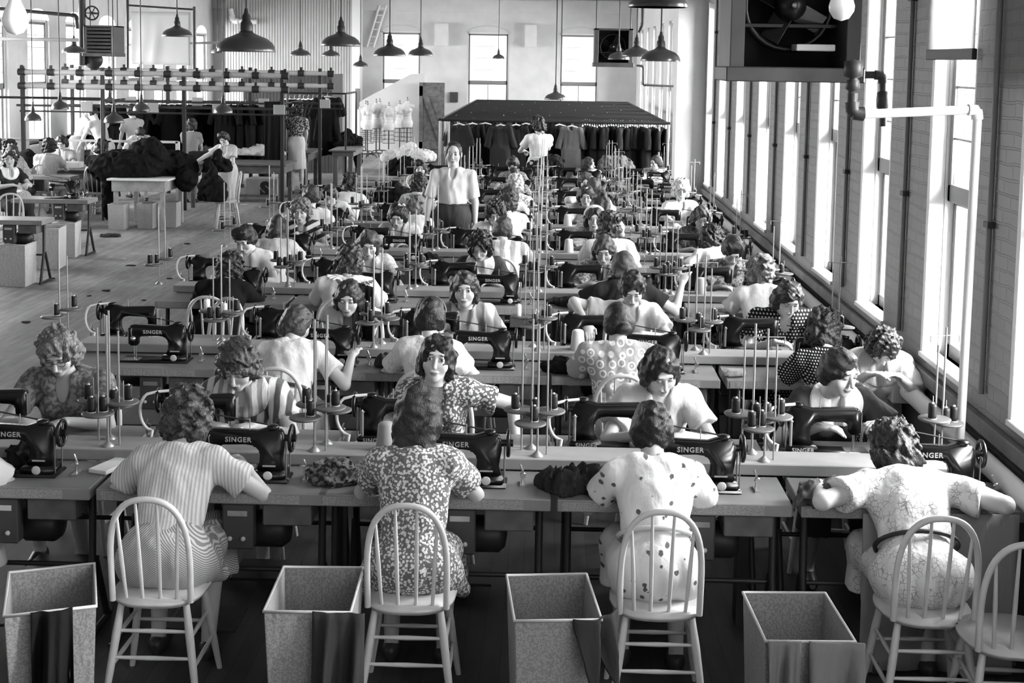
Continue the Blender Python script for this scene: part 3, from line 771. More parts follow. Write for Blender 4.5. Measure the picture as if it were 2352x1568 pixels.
# dado, ledge and heating pipes along the right wall
ST('baseboard_right', MB().box(XR-.03, XR, 3.8, YP, 0, .79, .004), M_dado)
ST('trim_4', MB().box(XR-.045, XR, 3.8, YP, .86, .94, .006), mat('ledge_wood', .13, .5, var=.3, vscale=8))
segs = [(4.2, 7.6), (7.8, 9.5), (9.7, 11.7), (11.9, 13.9), (14.1, 16.2), (16.4, 18.5)]
for i, (a_, b_) in enumerate(segs):
    t = E('heating_pipe', ['fat pale heating pipe along the wall beside the nearest bench', 'fat pale heating pipe by the wall beside the second bench', 'fat pale heating pipe by the wall beside the third bench', 'fat pale heating pipe by the wall beside the fourth bench', 'fat pale heating pipe by the wall beside the fifth bench', 'fat pale heating pipe nearest the white pilaster'][i], 'pipe', (XR-.10, a_, .80), 0, 'heating pipes under the windows')
    L = b_-a_
    O('pipe', MB().tube([(0, 0, 0), (0, L, 0)], .05, 14), M_pipe, t); O('joint_box', MB().box(-.09, .06, L+.01, L+.12, -.08, .06, .008), mat('joint_box', .4, .6), t)
    [O('bracket', MB().box(-.02, .07, q, q+.03, -.07, -.045), M_iron, t) for q in (.3, L-.4)]
# conduits running down the piers
for i in range(len(edges)-1):
    yy = (edges[i][1]+edges[i+1][0])/2
    nm = ['nearest', 'second', 'third', 'fourth', 'fifth', 'sixth', 'seventh', 'eighth'][i]
    c = E('wall_conduit', 'thin conduit running down the %s brick pier of the window wall' % nm, 'conduit', (XR-.02, yy, 1.0), 0, 'conduits on the brick piers')
    O('pipe', MB().tube([(0, 0, .05), (0, 0, 3.4)], .016, 8), mat('conduit', .16, .5), c)
    [O('clip', MB().box(-.02, .02, -.035, .035, q, q+.03), M_iron, c) for q in (.9, 2.1)]
M_blind = mat('blind_cloth', .75, .8)
_nt = M_blind.node_tree; _tr = _nt.nodes.new('ShaderNodeBsdfTranslucent'); _tr.inputs[0].default_value = (.75, .75, .75, 1); _mx = _nt.nodes.new('ShaderNodeMixShader'); _mx.inputs[0].default_value = .6
_nt.links.new(_nt.nodes['Principled BSDF'].outputs[0], _mx.inputs[1]); _nt.links.new(_tr.outputs[0], _mx.inputs[2]); _nt.links.new(_mx.outputs[0], _nt.nodes['Material Output'].inputs['Surface'])
# roller blinds on the two windows near the top of the photograph
for i, (w_, zb) in enumerate((((6.94, 7.71), 2.80), ((13.28, 13.99), 2.72))):
    a_, b_ = w_
    c = E('roller_blind', ['pale roller blind half drawn over the second nearest window', 'pale roller blind hanging on the window behind the big heater'][i], 'blind', (XR-.03, (a_+b_)/2, zb), 0)
    m = MB(); n_ = 14; L = b_-a_+.05
    vs = []; 
    for j in range(n_+1):
        yy = -L/2+L*j/n_; dx = .008*math.sin(j*1.7)
        vs += [(dx, yy, .0), (dx*.6-.0, yy, 1.1), (dx+.004, yy, 0), (dx*.6+.004, yy, 1.1)]
    fs = []
    for j in range(n_):
        b0 = 4*j; fs += [(b0, b0+4, b0+5, b0+1), (b0+2, b0+3, b0+7, b0+6), (b0, b0+2, b0+6, b0+4)]
    m.add(vs, fs, True); O('fabric', m, M_blind, c)
    O('hem_bar', MB().box(-.012, .014, -L/2-.01, L/2+.01, -.06, 0, .004), M_iron, c)
# ------------------------------------------------------------------ prototypes of the repeated furniture
import bmesh
def bev(mb, w, seg=2, ang=.6, smooth=True):
    me = mb.mesh('b') if isinstance(mb, MB) else mb
    bm = bmesh.new(); bm.from_mesh(me)
    ed = [e_ for e_ in bm.edges if len(e_.link_faces) == 2 and e_.calc_face_angle(0) > ang]
    bmesh.ops.bevel(bm, geom=ed, offset=w, segments=seg, affect='EDGES', clamp_overlap=True)
    for f in bm.faces: f.smooth = smooth
    bm.to_mesh(me); bm.free(); return me
def text_mesh(body, size, depth=.0012, M=None, bold=.02, spacing=1.0):
    cu = bpy.data.curves.new('t', 'FONT'); cu.body = body; cu.size = size; cu.extrude = depth; cu.offset = bold*size; cu.align_x = 'CENTER'; cu.space_character = spacing
    cu.resolution_u = 3
    o = bpy.data.objects.new('t', cu); COL.objects.link(o); bpy.context.view_layer.update()
    me = bpy.data.meshes.new_from_object(o.evaluated_get(bpy.context.evaluated_depsgraph_get())); bpy.data.objects.remove(o)
    if M is not None: me.transform(M)
    return me
M_top = mat('table_top_varnish', .19, .38, spec=.5, var=.12, vscale=5); M_lip = cloth('print', .30, .20, 3); M_shelf = mat('pale_shelf_wood', .30, .45, var=.1, vscale=6)
M_gold = mat('gold_transfer', .38, .5); M_spool = mat('dark_thread', .006, .55); M_spoolw = mat('white_thread', .75, .7); M_rod = mat('nickel_rod', .32, .35, .4)
M_chair = mat('pale_varnished_wood', .50, .35, spec=.5, var=.1, vscale=10); M_grey = mat('grey_box_paint', .05, .45)
def sewing_table():
    t = E('sewing_table', 'x', 'table'); x0, x1, D = -.445, .595, .40
    O('tabletop', bev(MB().box(x0, x1, .002, D, .705, .76), .004, 1, smooth=False), M_top, t)
    O('measuring_tape', MB().box(x0+.02, x1-.12, -.0005, .0015, .712, .752), M_lip, t, 'printed paper measuring strip along the front edge')
    for q in (x0+.05, x1-.05):
        m = MB(); m.tube([(q, .06, .02), (q, .17, .36), (q, .19, .70)], .018, 6); m.tube([(q, .36, .02), (q, .21, .36)], .018, 6); m.tube([(q, .03, .015), (q, .39, .015)], .016, 6); O('leg', m, M_iron, t)
    O('stretcher', MB().tube([(x0+.05, .2, .33), (x1-.05, .2, .33)], .012, 6), M_iron, t)
    O('treadle', MB().box(-.16, .16, .08, .34, .07, .085, .003), M_iron, t)
    O('motor', MB().lathe([(.001, 0), (.07, .005), (.085, .03), (.085, .16), (.06, .19), (.001, .2)], 14, T(.2, .22, .52) @ RY(PI/2)), M_iron, t)
    sb = O('switch_box', MB().box(.12, .26, .02, .09, .49, .70, .006), M_grey, t)
    O('name_plate', MB().box(.145, .235, .016, .021, .645, .67), M_steel, sb)
    for q in (.155, .215): O('button', MB().lathe([(.011, 0), (.011, .008), (.004, .012)], 10, T(q, .02, .54) @ RX(PI/2)), mat('button', .5, .4), sb)
    O('drawer', MB().box(.30, .52, .03, .33, .60, .70, .006), M_dwood, t)
    return t
def sewing_machine(curved):
    t = E('sewing_machine', 'x', 'sewing machine')
    O('bed', bev(MB().box(-.11, .40, -.088, .088, 0, .014).box(.20, .38, -.07, .07, .012, .05), .006), M_black, t)
    P = [(-.055, .115), (-.055, .255), (-.03, .272), (.22, .262), (.27, .278), (.34, .278), (.365, .25), (.37, .19), (.355, .10), (.37, .045), (.215, .045), (.235, .09), (.24, .15), (.21, .185), (.16, .192), (.03, .188), (.015, .175), (.012, .115)]
    m = MB(); m.prism(P, 'y', -.034, .034); O('arm', bev(m, .014, 3), M_black, t)
    O('needle_bar', MB().tube([(-.022, 0, .12), (-.022, 0, .05)], .0045, 6).tube([(-.022, 0, .05), (-.022, 0, .015)], .0016, 5).tube([(-.012, .012, .12), (-.012, .012, .025)], .004, 6), M_steel, t)
    O('presser_foot', MB().box(-.034, -.01, -.03, .012, .014, .02, .002), M_steel, t)
    O('slide_plate', MB().box(-.10, .03, -.07, .03, .0135, .0155), M_steel, t)
    O('face_plate', MB().box(-.060, -.054, -.026, .026, .125, .25, .002), M_steel, t)
    O('top_cap', MB().lathe([(.03, 0), (.034, .008), (.03, .02), (.001, .024)], 12, T(.305, 0, .274)), M_black, t)
    w = MB(); w.tube([(.405, .066*math.cos(a), .225+.066*math.sin(a)) for a in np.linspace(0, 2*PI, 22)[:-1]], .011, 7, closed=True)
    for a in (0, PI/3, 2*PI/3): w.tube([(.405, .06*math.cos(a), .225+.06*math.sin(a)), (.405, -.06*math.cos(a), .225-.06*math.sin(a))], .005, 5)
    w.tube([(.36, 0, .225), (.43, 0, .225)], .02, 10); O('handwheel', w, M_black, t)
    O('belt', MB().tube([(.385, -.055, .225), (.385, -.05, .02)], .004, 5).tube([(.385, .055, .225), (.385, .05, .02)], .004, 5), mat('leather_belt', .1, .6), t)
    O('tension_dial', MB().lathe([(.001, 0), (.02, .002), (.02, .006), (.008, .009), (.008, .02), (.001, .021)], 12, T(-.02, -.033, .17) @ RX(PI/2)), M_steel, t)
    O('spool_pin', MB().tube([(.18, 0, .265), (.18, 0, .325)], .003, 5), M_rod, t)
    O('thread_lever', MB().tube([(-.03, -.036, .19), (-.03, -.045, .235), (-.025, -.04, .245)], .003, 5), M_steel, t)
    bd = MB(); bd.lathe([(.001, 0), (.023, .0), (.025, .002), (.02, .004), (.001, .005)], 18, T(.29, -.0715, .038) @ RX(PI/2))
    O('badge', bd, mat('pale_badge', .5, .4), t, 'round pale maker badge')
    O('badge_strip', MB().box(.255, .325, -.036, -.0345, .075, .084), M_gold, t)
    O('lettering', text_mesh('SINGER', .038, M=T(.125, -.0355, .208) @ RX(PI/2), spacing=1.15), M_gold, t, 'maker name in gold letters')
    O('lettering', text_mesh('SINGER', .036, M=T(.285, .0715, .018) @ RZ(PI) @ RX(PI/2), spacing=1.1), M_gold, t, 'maker name in gold letters')
    O('winder', MB().box(.47, .50, -.05, .05, 0, .012).tube([(.48, 0, 0), (.485, 0, .07), (.47, 0, .11)], .006, 6).lathe([(.016, 0), (.016, .004), (.006, .006), (.006, .02), (.016, .022), (.016, .026)], 10, T(.485, -.02, .06) @ RX(PI/2)), M_steel, t)
    if curved:
        O('curved_tube', MB().tube([(.44, .06, 0), (.43, .06, .06)]+[(.45+.075*math.sin(a)-.02, .05, .17-.115*math.cos(a)) for a in np.linspace(.15, 2.7, 10)]+[(.40, .03, .285), (.33, .02, .29)], .009, 8), M_white, t, 'pale curved tube rising from the table to the arm')
        O('tube_clamp', MB().tube([(.355, .05, 0), (.355, .05, .2)], .009, 6).lathe([(.001, 0), (.016, .004), (.001, .02)], 8, T(.355, .05, .19)), M_rod, t)
    else:
        O('guide_rod', MB().tube([(.33, .02, .28), (.05, .02, .33), (-.12, .0, .36)], .0045, 5), M_iron, t)
    return t
def thread_stand(guide=True):
    t = E('thread_stand', 'x', 'thread stand')
    O('pole', MB().tube([(0, 0, 0), (0, 0, .64)], .0055, 8).lathe([(.03, 0), (.03, .004), (.012, .02), (.0065, .025)], 12), M_rod, t)
    O('pole', MB().tube([(.05, .02, 0), (.05, .02, .56)], .0045, 8), M_rod, t)
    for q, z in (((-.04, -.02), .16), ((.065, .04), .20)):
        O('disc', MB().lathe([(.001, 0), (.072, 0), (.077, .004), (.077, .009), (.07, .012), (.001, .012)], 22, T(q[0], q[1], z)), mat('disc_wood', .10, .45), t)
        O('pin', MB().tube([(q[0]+.005, q[1]-.012, z), (q[0]+.005, q[1]-.012, z+.115)], .0025, 5), M_rod, t)
    if guide: O('thread_guide', MB().tube([(-.07, 0, .60), (.08, .0, .60)], .003, 5).tube([(-.07, 0, .60), (-.07, 0, .57)], .003, 5).tube([(.08, 0, .60), (.08, 0, .57)], .003, 5), M_rod, t)
    return t
def spool(m_):
    t = E('thread_spool', 'x', 'spool')
    O('thread', MB().lathe([(.001, .004), (.0195, .004), (.0205, .02), (.0205, .06), (.0185, .074), (.001, .074)], 14), m_, t)
    O('core', MB().lathe([(.001, 0), (.0215, 0), (.0215, .004), (.008, .005), (.008, .078), (.001, .082)], 12), M_wood, t)
    return t
def chair():
    t = E('bow_back_chair', 'x', 'chair')
    poly = []
    for a in np.linspace(0, 2*PI, 33)[:-1]:
        x = .198*math.copysign(abs(math.cos(a))**.75, math.cos(a)); y = .195*math.copysign(abs(math.sin(a))**.8, math.sin(a)); poly.append((x*(1.0 if y > 0 else .97), y))
    m = MB(); m.prism(poly, 'z', .425, .458); O('seat', bev(m, .009, 2), M_chair, t)
    def bowp(a): return (.163*math.copysign(abs(math.cos(a))**.82, math.cos(a))*(1+.14*math.sin(a)), -.155-.065*max(math.sin(a), 0)-.0, .445+.455*max(0, math.sin(a))**.62)
    O('bow', MB().tube([bowp(a) for a in np.linspace(0, PI, 27)], .0135, 8), M_chair, t)
    for q in (-.105, -.037, .037, .105):
        a = math.acos(min(1, (abs(q*1.22)/.183)**1.22)); z = .445+.455*math.sin(a)**.62
        O('spindle', MB().tube([(q, -.155, .45), (q*1.1, -.185, .64), (q*1.2, -.155-.065*math.sin(a), z-.004)], [.0075, .0095, .006], 7), M_chair, t)
    ft = [(sx*.195, sy*.185) for sy in (-1, 1) for sx in (-1, 1)]; tp = [(sx*.135, sy*.125) for sy in (-1, 1) for sx in (-1, 1)]
    def lp(i, z): k = z/.43; return (ft[i][0]+(tp[i][0]-ft[i][0])*k, ft[i][1]+(tp[i][1]-ft[i][1])*k, z)
    for i in range(4): O('leg', MB().tube([lp(i, 0), lp(i, .15), lp(i, .30), lp(i, .43)], [.0125, .0165, .0185, .014], 8), M_chair, t)
    for a, b, z in ((0, 1, .2), (2, 3, .23), (0, 2, .16), (1, 3, .16), (0, 2, .28), (1, 3, .28), (0, 1, .31)):
        O('rung', MB().tube([lp(a, z), tuple((Vector(lp(a, z))+Vector(lp(b, z)))/2), lp(b, z)], [.007, .0105, .007], 7), M_chair, t)
    return t
def bin_(w=.33, d=.44, h=.60, tp=.86):
    t = E('scrap_bin', 'x', 'bin'); m = MB(); th = .006
    def ring(s_, z, o=0): return [(x*(w/2*s_-o), y*(d/2*s_-o), z) for x, y in ((-1, -1), (1, -1), (1, 1), (-1, 1))]
    vs = ring(tp, 0)+ring(1, h)+ring(1, h, th)+ring(tp, .01, th)
    fs = [(3, 2, 1, 0)]+[(i, (i+1) % 4, 4+(i+1) % 4, 4+i) for i in range(4)]+[(4+i, 4+(i+1) % 4, 8+(i+1) % 4, 8+i) for i in range(4)]+[(8+i, 8+(i+1) % 4, 12+(i+1) % 4, 12+i) for i in range(4)]+[(12, 13, 14, 15)]
    m.add(vs, fs); O('body', bev(m, .012, 2, smooth=False), cloth('print', .25, .18, 2.2), t)
    O('rim', MB().tube([(p[0]*1.0, p[1]*1.0, h) for p in ring(1, h)]+[], .007, 6, closed=True), mat('bin_rim', .42, .4), t)
    return t
P_table = Proto(sewing_table); P_mN = Proto(lambda: sewing_machine(False)); P_mF = Proto(lambda: sewing_machine(True)); P_stand = Proto(thread_stand); P_stand2 = Proto(lambda: thread_stand(False))
P_sp = Proto(lambda: spool(M_spool)); P_spw = Proto(lambda: spool(M_spoolw)); P_chair = Proto(chair); P_bin = Proto(bin_)
# ------------------------------------------------------------------ the eight double benches
ROWY = [5.65, 7.93, 10.13, 12.32, 14.42, 16.44, 18.35, 20.3]
DN, SH = .40, .22
ROWN = ['first', 'second', 'third', 'fourth', 'fifth', 'sixth', 'seventh', 'eighth']
SEATX = [-2.62, -1.55, -.55, .52, 1.60]
def colx(i): return SEATX[i]
SEATS = {}     # (row, side, column) -> description of who sits there
# ------------------------------------------------------------------ the operators, placed from the photograph
C = cloth
def solid(g): return C('plain', g)
def op(row, side, colu, px, py, who, top, hair, hg, skirt=None, chair_=True, **k):
    """seated operator: px, py = crown of the head in the photograph"""
    Y0 = ROWY[row-1]; near = {1: 0, 2: 0, 3: 1, 4: 1, 5: 2, 6: 2}.get(row, 3)
    sgn = 1 if side == 'N' else -1
    hipY = (Y0-.27) if side == 'N' else (Y0+DN*2+SH+.27)
    a = .25; S = k.pop('size', 1.0)
    for _ in range(4):
        hy = hipY+sgn*(.485*math.sin(a)+.135*math.sin(a+.15)+.02)
        p = atY(px, py+2, hy); Zt = p.z
        # crown height as a function of lean
        best = min(np.linspace(.03, .85, 83), key=lambda t: abs(.57+.485*S*math.cos(t)+(.135*math.cos(t+.15)+.115)*S-Zt)); a = float(best)
    X = p.x
    dx = k.pop('dx', 0.0)
    P = dict(top=top, skirt=skirt, hair=(hair, hg), lod=near, lean=a, size=S)
    if 'pitch' not in k: k['pitch'] = .45 if side == 'F' else .35
    P.update(k); P['hands'] = k.get('hands', [(.11, .47, .83), (-.11, .47, .83)])
    colu = min(range(5), key=lambda i: abs(SEATX[i]-X)); SEATS[row, side, colu] = who
    r, info = person('person', who, who, (X-dx, hipY, 0), 0 if side == 'N' else PI, P, 'person')
    r['label'] = k.get('label', LBL(who, row, side))
    if chair_:
        ch = P_chair.put((X-dx, hipY-sgn*.03, 0), 0 if side == 'N' else PI, 'pale bow-back wooden chair under the %s' % short(who))
    return r, info
def short(w): return w.split(',')[0]
def LBL(who, row, side):
    return '%s, %s, %s bench' % (who, 'back turned' if side == 'N' else 'facing us', ROWN[row-1])
# ---- first bench, backs to the camera
W_ = .72; wh = .60
op(1, 'N', 0, -95, 905, 'woman cut off by the left edge', solid(wh), 'short', .05)
op(1, 'N', 1, 432, 900, 'curly-haired woman in thin-striped white blouse', C('finestripe', wh, .40), 'curly', .07, C('chevron', .55, .22, 2.2), yaw=-.1, w=1.05, puff=1.2, drape=.25, hands=[(.22, .46, .84), (-.16, .45, .84)], poles=[(1, -.6, -.7), (-1, -.4, -.8)])
op(1, 'N', 2, 962, 890, 'long-haired woman in small flowered dress', C('floral', .13, .62, 1.7), 'long', .022, yaw=-.15, pitch=.15, w=1.02, drape=.45, poles=[(1, -.5, -.8), (-1, -.5, -.8)])
op(1, 'N', 3, 1534, 930, 'dark-haired woman in white dress with sprigs', C('motif', .70, .10, 1.7), 'short', .012, w=1.06, fat=1.0, drape=0, dx=.07, belt=.55, poles=[(1, -.4, -.9), (-1, -.4, -.9)])
op(1, 'N', 4, 2114, 972, 'curly-haired woman in pale lace dress', C('lace', .62, .28), 'curly', .045, w=1.15, fat=1.1, belt=.02, pitch=.75, drape=0, dx=.11, hands=[(.34, .40, .82), (-.36, .40, .82)], poles=[(1, -.6, -.1), (-1, -.6, -.1)])
# ---- first bench, far side
op(1, 'F', 0, 133, 757, 'woman in glasses and dark piped blouse', C('print', .10, .22, .8), 'curly', .15, glasses=1, w=1.2, fat=1.1, vneck=.10, pitch=.6, yaw=.1)
op(1, 'F', 1, 546, 790, 'woman in bold striped collared blouse', C('stripe', .62, .10, 1.6), 'curly', .09, w=1.15, fat=1.1, pitch=.55, collar=C('stripe', .66, .3, 2), yaw=-.1)
op(1, 'F', 2, 1003, 778, 'woman in flowered blouse staring at us', C('floral', .10, .6, 1.5), 'wavy', .012, solid(.035), w=1.0, pitch=-.02, yaw=.0, eyes='open', roll=-.12, hands=[(.10, .30, .85), (-.42, .20, .66)], poles=[(1, -.3, -.5), (-1, -.2, -.3)])
op(1, 'F', 3, 1520, 800, 'dark-haired woman in light satin blouse bending over', solid(.58), 'wavy', .015, w=1.1, pitch=.55, yaw=.22, roll=.1, puff=1.0)
op(1, 'F', 4, 1932, 806, 'woman in dark dress with wide white collar', solid(.05), 'short', .014, w=1.05, fat=1.1, collar=solid(.75), vneck=.12, pitch=.30, yaw=.55, hands=[(.13, .44, .88), (-.2, .42, .9)])
# ---- second bench
op(2, 'N', 1, 682, 703, 'woman in white gathered blouse looking right', solid(wh), 'short', .08, yaw=-.6, pitch=.4, w=1.08, belt=.03, skirt=solid(.5), hands=[(.36, .38, .84), (-.1, .45, .84)])
op(2, 'N', 2, 990, 686, 'dark-haired woman in white openwork blouse', C('lace', .66, .4), 'tight', .012, band=(.008, .1), w=.98)
op(2, 'N', 3, 1420, 698, 'woman in ring-patterned dress with a bun', C('rings', .27, .62), 'bun', .014, w=1.2, fat=1.15, yaw=.1)
op(2, 'N', 4, 1893, 716, 'frizzy-haired woman in dark dotted dress', C('dots', .015, .6, 1.3), 'curly', .03, w=1.05, yaw=-.3)
op(2, 'F', 1, 800, 645, 'woman with hands raised over her face', solid(wh), 'wavy', .04, pitch=.35, w=1.05, handup=1, hands=[(.05, .27, 1.12), (-.07, .25, 1.10)], poles=[(.15, -.3, -1), (-.15, -.3, -1)], puff=.3)
op(2, 'F', 2, 1068, 628, 'long-faced woman in striped blouse facing the camera', C('stripe', .6, .2, .9), 'wavy', .04, eyes='open', pitch=.12, w=1.0)
op(2, 'F', 3, 1453, 622, 'dark-haired woman in white blouse with raised elbow', solid(wh), 'top', .02, pitch=.65, w=1.05, hands=[(.32, .40, .92), (-.06, .44, .86)], poles=[(1, -.2, .5), (-1, -.3, -.4)])
op(2, 'F', 4, 1812, 645, 'dark wavy-haired woman in dotted dress', C('dots', .02, .6, .9), 'wavy', .018, w=1.25, fat=1.1, pitch=.6, yaw=.15)
# ---- third bench
op(3, 'N', 1, 528, 585, 'dark curly-haired woman in black dress', solid(.012), 'curly', .02, w=1.15, sleeve=1.5, yaw=.2)
op(3, 'N', 2, 803, 567, 'curly-haired woman in loose white blouse', solid(wh), 'curly', .06, w=1.2, puff=1.0)
op(3, 'N', 3, 1432, 580, 'woman in dark dress with rolled hair', solid(.025), 'roll', .05, w=1.2, fat=1.1, hands=[(.46, .30, .98), (-.2, .42, .84)], poles=[(1, -.1, -.6), (-1, -.5, -.3)])
op(3, 'N', 4, 1748, 590, 'fair frizzy-haired woman in plain white blouse', solid(.72), 'curly', .13, w=1.12, yaw=-.35, belt=.6)
op(3, 'F', 1, 562, 516, 'woman with upswept hair and open collar', solid(wh), 'pomp', .012, pitch=.6, w=1.12, vneck=.16, yaw=-.2)
op(3, 'F', 2, 846, 528, 'young woman with long hair looking down smiling', C('print', .6, .42, .6), 'long', .06, pitch=.5, w=.95, yaw=.15)
op(3, 'F', 3, 1103, 533, 'curly-haired woman in dark blouse, white collar', solid(.05), 'curly', .015, pitch=.5, w=.95, collar=solid(.75), yaw=-.1)
op(3, 'F', 4, 1388, 543, 'smiling wavy-haired woman in mottled blouse', C('print', .45, .15), 'wavy', .06, pitch=.45, w=.95, yaw=-.1)
op(3, 'F', 5, 1684, 541, 'dark-haired woman in mottled grey blouse', C('print', .4, .12, .8), 'pomp', .015, pitch=.75, w=1.0)
# ---- fourth bench
op(4, 'N', 1, 638, 496, 'long-haired woman with a white bow', solid(.42), 'long', .025, bow=(.06, -.04, .10), neckr=.085, w=1.05)
op(4, 'N', 2, 1156, 498, 'woman with smooth hair and vertical-striped blouse', C('stripe', .64, .34, 1.1), 'tight', .05, w=1.2, fat=1.1, yaw=-.15)
op(4, 'N', 3, 1400, 488, 'full wavy-haired woman in white blouse', solid(.7), 'curly', .045, w=1.15, size=1.03)
op(4, 'N', 4, 1660, 518, 'woman leaning left with striped sleeves', solid(.7), 'curly', .02, w=1.05, tilt=-.18, hands=[(.0, .45, .84), (-.40, .38, .84)])
op(4, 'F', 1, 690, 458, 'fair-haired woman in zebra-striped blouse', C('hstripe', .6, .02, .45), 'curly', .14, pitch=.3, yaw=.05, w=1.05)
op(4, 'F', 2, 912, 466, 'dark wavy-haired woman in light summer blouse', C('print', .6, .45), 'wavy', .014, bow=(-.05, -.02, .11), pitch=.6, w=1.0)
op(4, 'F', 3, 1138, 460, 'dark curly-haired woman facing us in white blouse', solid(.7), 'curly', .014, pitch=.6, w=1.1, fat=1.1)
op(4, 'F', 4, 1366, 476, 'narrow-faced woman in a white headscarf', C('print', .55, .3), 'wavy', .02, band=(.02, .8), eyes='open', pitch=.2, w=.95)
op(4, 'F', 5, 1612, 472, 'wavy-haired woman in dark blouse by the wall', C('print', .06, .16), 'wavy', .05, pitch=.5, w=1.0)
# ---- fifth bench
op(5, 'N', 1, 716, 420, 'short-haired woman in plain white dress', solid(.7), 'short', .04, w=1.05)
op(5, 'N', 2, 955, 452, 'light-haired woman in white summer blouse', solid(.66), 'curly', .12, w=1.0)
op(5, 'N', 3, 1166, 437, 'thick-haired woman in white short sleeves', solid(.66), 'curly', .04, w=1.1)
op(5, 'N', 4, 1380, 438, 'long dark-haired woman in freckled blouse', C('print', .6, .25), 'long', .018, w=1.0)
op(5, 'F', 1, 758, 424, 'dark-haired woman in round glasses', solid(.6), 'pomp', .015, glasses=1, pitch=.6, w=.95)
op(5, 'F', 2, 988, 420, 'dark-haired woman bending forward in white', solid(.66), 'wavy', .015, pitch=.7, yaw=-.3, w=1.0)
op(5, 'F', 3, 1172, 424, 'woman half hidden behind the thick-haired woman', solid(.7), 'wavy', .05, pitch=.4, w=1.0)
op(5, 'F', 4, 1346, 425, 'long dark-haired woman with face hidden', C('print', .5, .35), 'long', .02, pitch=.4, w=.95)
op(5, 'F', 5, 1565, 411, 'white-haired woman by the window wall', solid(.72), 'curly', .62, pitch=.4, w=1.0, fat=1.1)
# ---- sixth to eighth benches
op(6, 'N', 1, 804, 400, 'curly-haired woman in white tucked blouse', solid(.66), 'curly', .02, w=1.05)
op(6, 'N', 2, 962, 400, 'curly dark-haired woman half hidden by another', C('print', .6, .4), 'curly', .03, w=1.0)
op(6, 'N', 3, 1184, 402, 'blonde woman in flowered blouse', C('floral', .6, .25, .8), 'curly', .42, w=1.05)
op(6, 'N', 4, 1364, 408, 'short brown-haired woman at the sixth bench', solid(.6), 'short', .06, w=1.0)
op(6, 'F', 4, 1346, 396, 'woman with pale face and side-parted hair', solid(.7), 'wavy', .04, pitch=.4, w=1.0)
op(7, 'F', 2, 966, 370, 'dark-haired young woman smiling towards the camera', C('print', .5, .3), 'pomp', .015, eyes='open', pitch=.1, w=.9)
op(7, 'N', 3, 1180, 386, 'woman with dark mottled dress and piled hair', C('print', .25, .08), 'top', .02, w=1.0)
op(7, 'F', 3, 1178, 357, 'dark-haired woman bending low before the rack', C('print', .3, .1), 'top', .02, pitch=.7, w=.95)
op(8, 'F', 4, 1352, 362, 'woman in white turning her head sideways', solid(.68), 'wavy', .02, pitch=.05, yaw=1.2, w=1.05)
op(8, 'F', 5, 1507, 357, 'woman in spectacles looking left', C('stripe', .5, .35, 1.5), 'bun', .03, glasses=1, pitch=.15, yaw=-.9, w=1.1)
EMPTY = {(2, 'N', 0): 'empty place at the left end of the second bench', (2, 'F', 0): 'empty far place at the left end of the second bench'}

_p = atY(835, 640, ROWY[1]+DN*2+SH-.03)
# ------------------------------------------------------------------ benches: tables, machines, stands, spools
rs = random.Random(3)
HASP = {(r, s) for (r, s, c) in SEATS}
for r in range(1, 9):
    Y0 = ROWY[r-1]; rn = ROWN[r-1]
    t = E('thread_shelf', 'raised pale shelf running along the middle of the %s bench' % rn, 'shelf', (0, Y0+DN, 0), 0, 'middle shelves of the benches')
    O('board', MB().box(-3.05, 2.02, 0, SH, .765, .82, .004), M_shelf, t)
    for q in (-2.9, -1.0, .95, 1.9): O('support', MB().box(q, q+.05, .05, SH-.05, 0, .765), M_iron, t)
    for side in 'NF':
        for c in range(5):
            X = SEATX[c]-.02*(r > 1)
            who = SEATS.get((r, side, c))
            if who is None: w_ = 'unattended'; ds = ['leftmost', 'second', 'middle', 'fourth', 'rightmost'][c]
            if side == 'N': loc, rz = (X, Y0, 0), 0; ml = (X+.05, Y0+.205, .76)
            else: rz = PI; ml = (X, Y0+DN+SH+.195, .76)
            if side == 'F': loc = (X+.15, Y0+2*DN+SH, 0)
            sd = 'near' if side == 'N' else 'far'
            wl = ('of the %s' % short(who)) if who else ('at the unattended %s place, %s side, %s bench' % (ds, sd, rn))
            P_table.put(loc, rz, 'sewing table %s' % wl)
            if r >= 7 and c == 0: continue
            pr = P_mN if side == 'N' else P_mF
            pr.put(ml if side == 'N' else (X-.05, ml[1], .76), rz, 'black sewing machine %s' % wl, scale=.86)
            sx = X-.54 if side == 'N' else X+.50
            sy = Y0+DN+(.05 if side == 'N' else SH-.05)
            if sx > 1.98: sx = 1.93
            ro = rs.uniform(-.3, .3)+(0 if side == 'N' else PI)
            (P_stand if c == 4 else P_stand2).put((sx, sy, .82), ro, 'thread stand %s' % wl)
            pale = (r, side, c) in ((2, 'F', 0), (2, 'F', 2))
            for k, (q, z) in enumerate((((-.04, -.02), .16+.012), ((.065, .04), .20+.012))):
                if r >= 7 and k: continue
                a = math.cos(ro); b = math.sin(ro); qx, qy = q[0]+.022, q[1]+.016
                pos = (sx+a*qx-b*qy, sy+b*qx+a*qy, .82+z)
                (P_spw if pale else P_sp).put(pos, rs.uniform(0, 6), '%s spool, %s disc, stand %s' % ('white' if pale else 'dark', ('lower', 'upper')[k], wl), group='thread spools on the stands')
                if k == 0 and r < 5 and rs.random() < .6:
                    qx, qy = q[0]-.03, q[1]+.0; pos = (sx+a*qx-b*qy, sy+b*qx+a*qy, .82+z)
                    P_sp.put(pos, 0, 'second dark spool, lower disc, stand %s' % wl, group='thread spools on the stands')
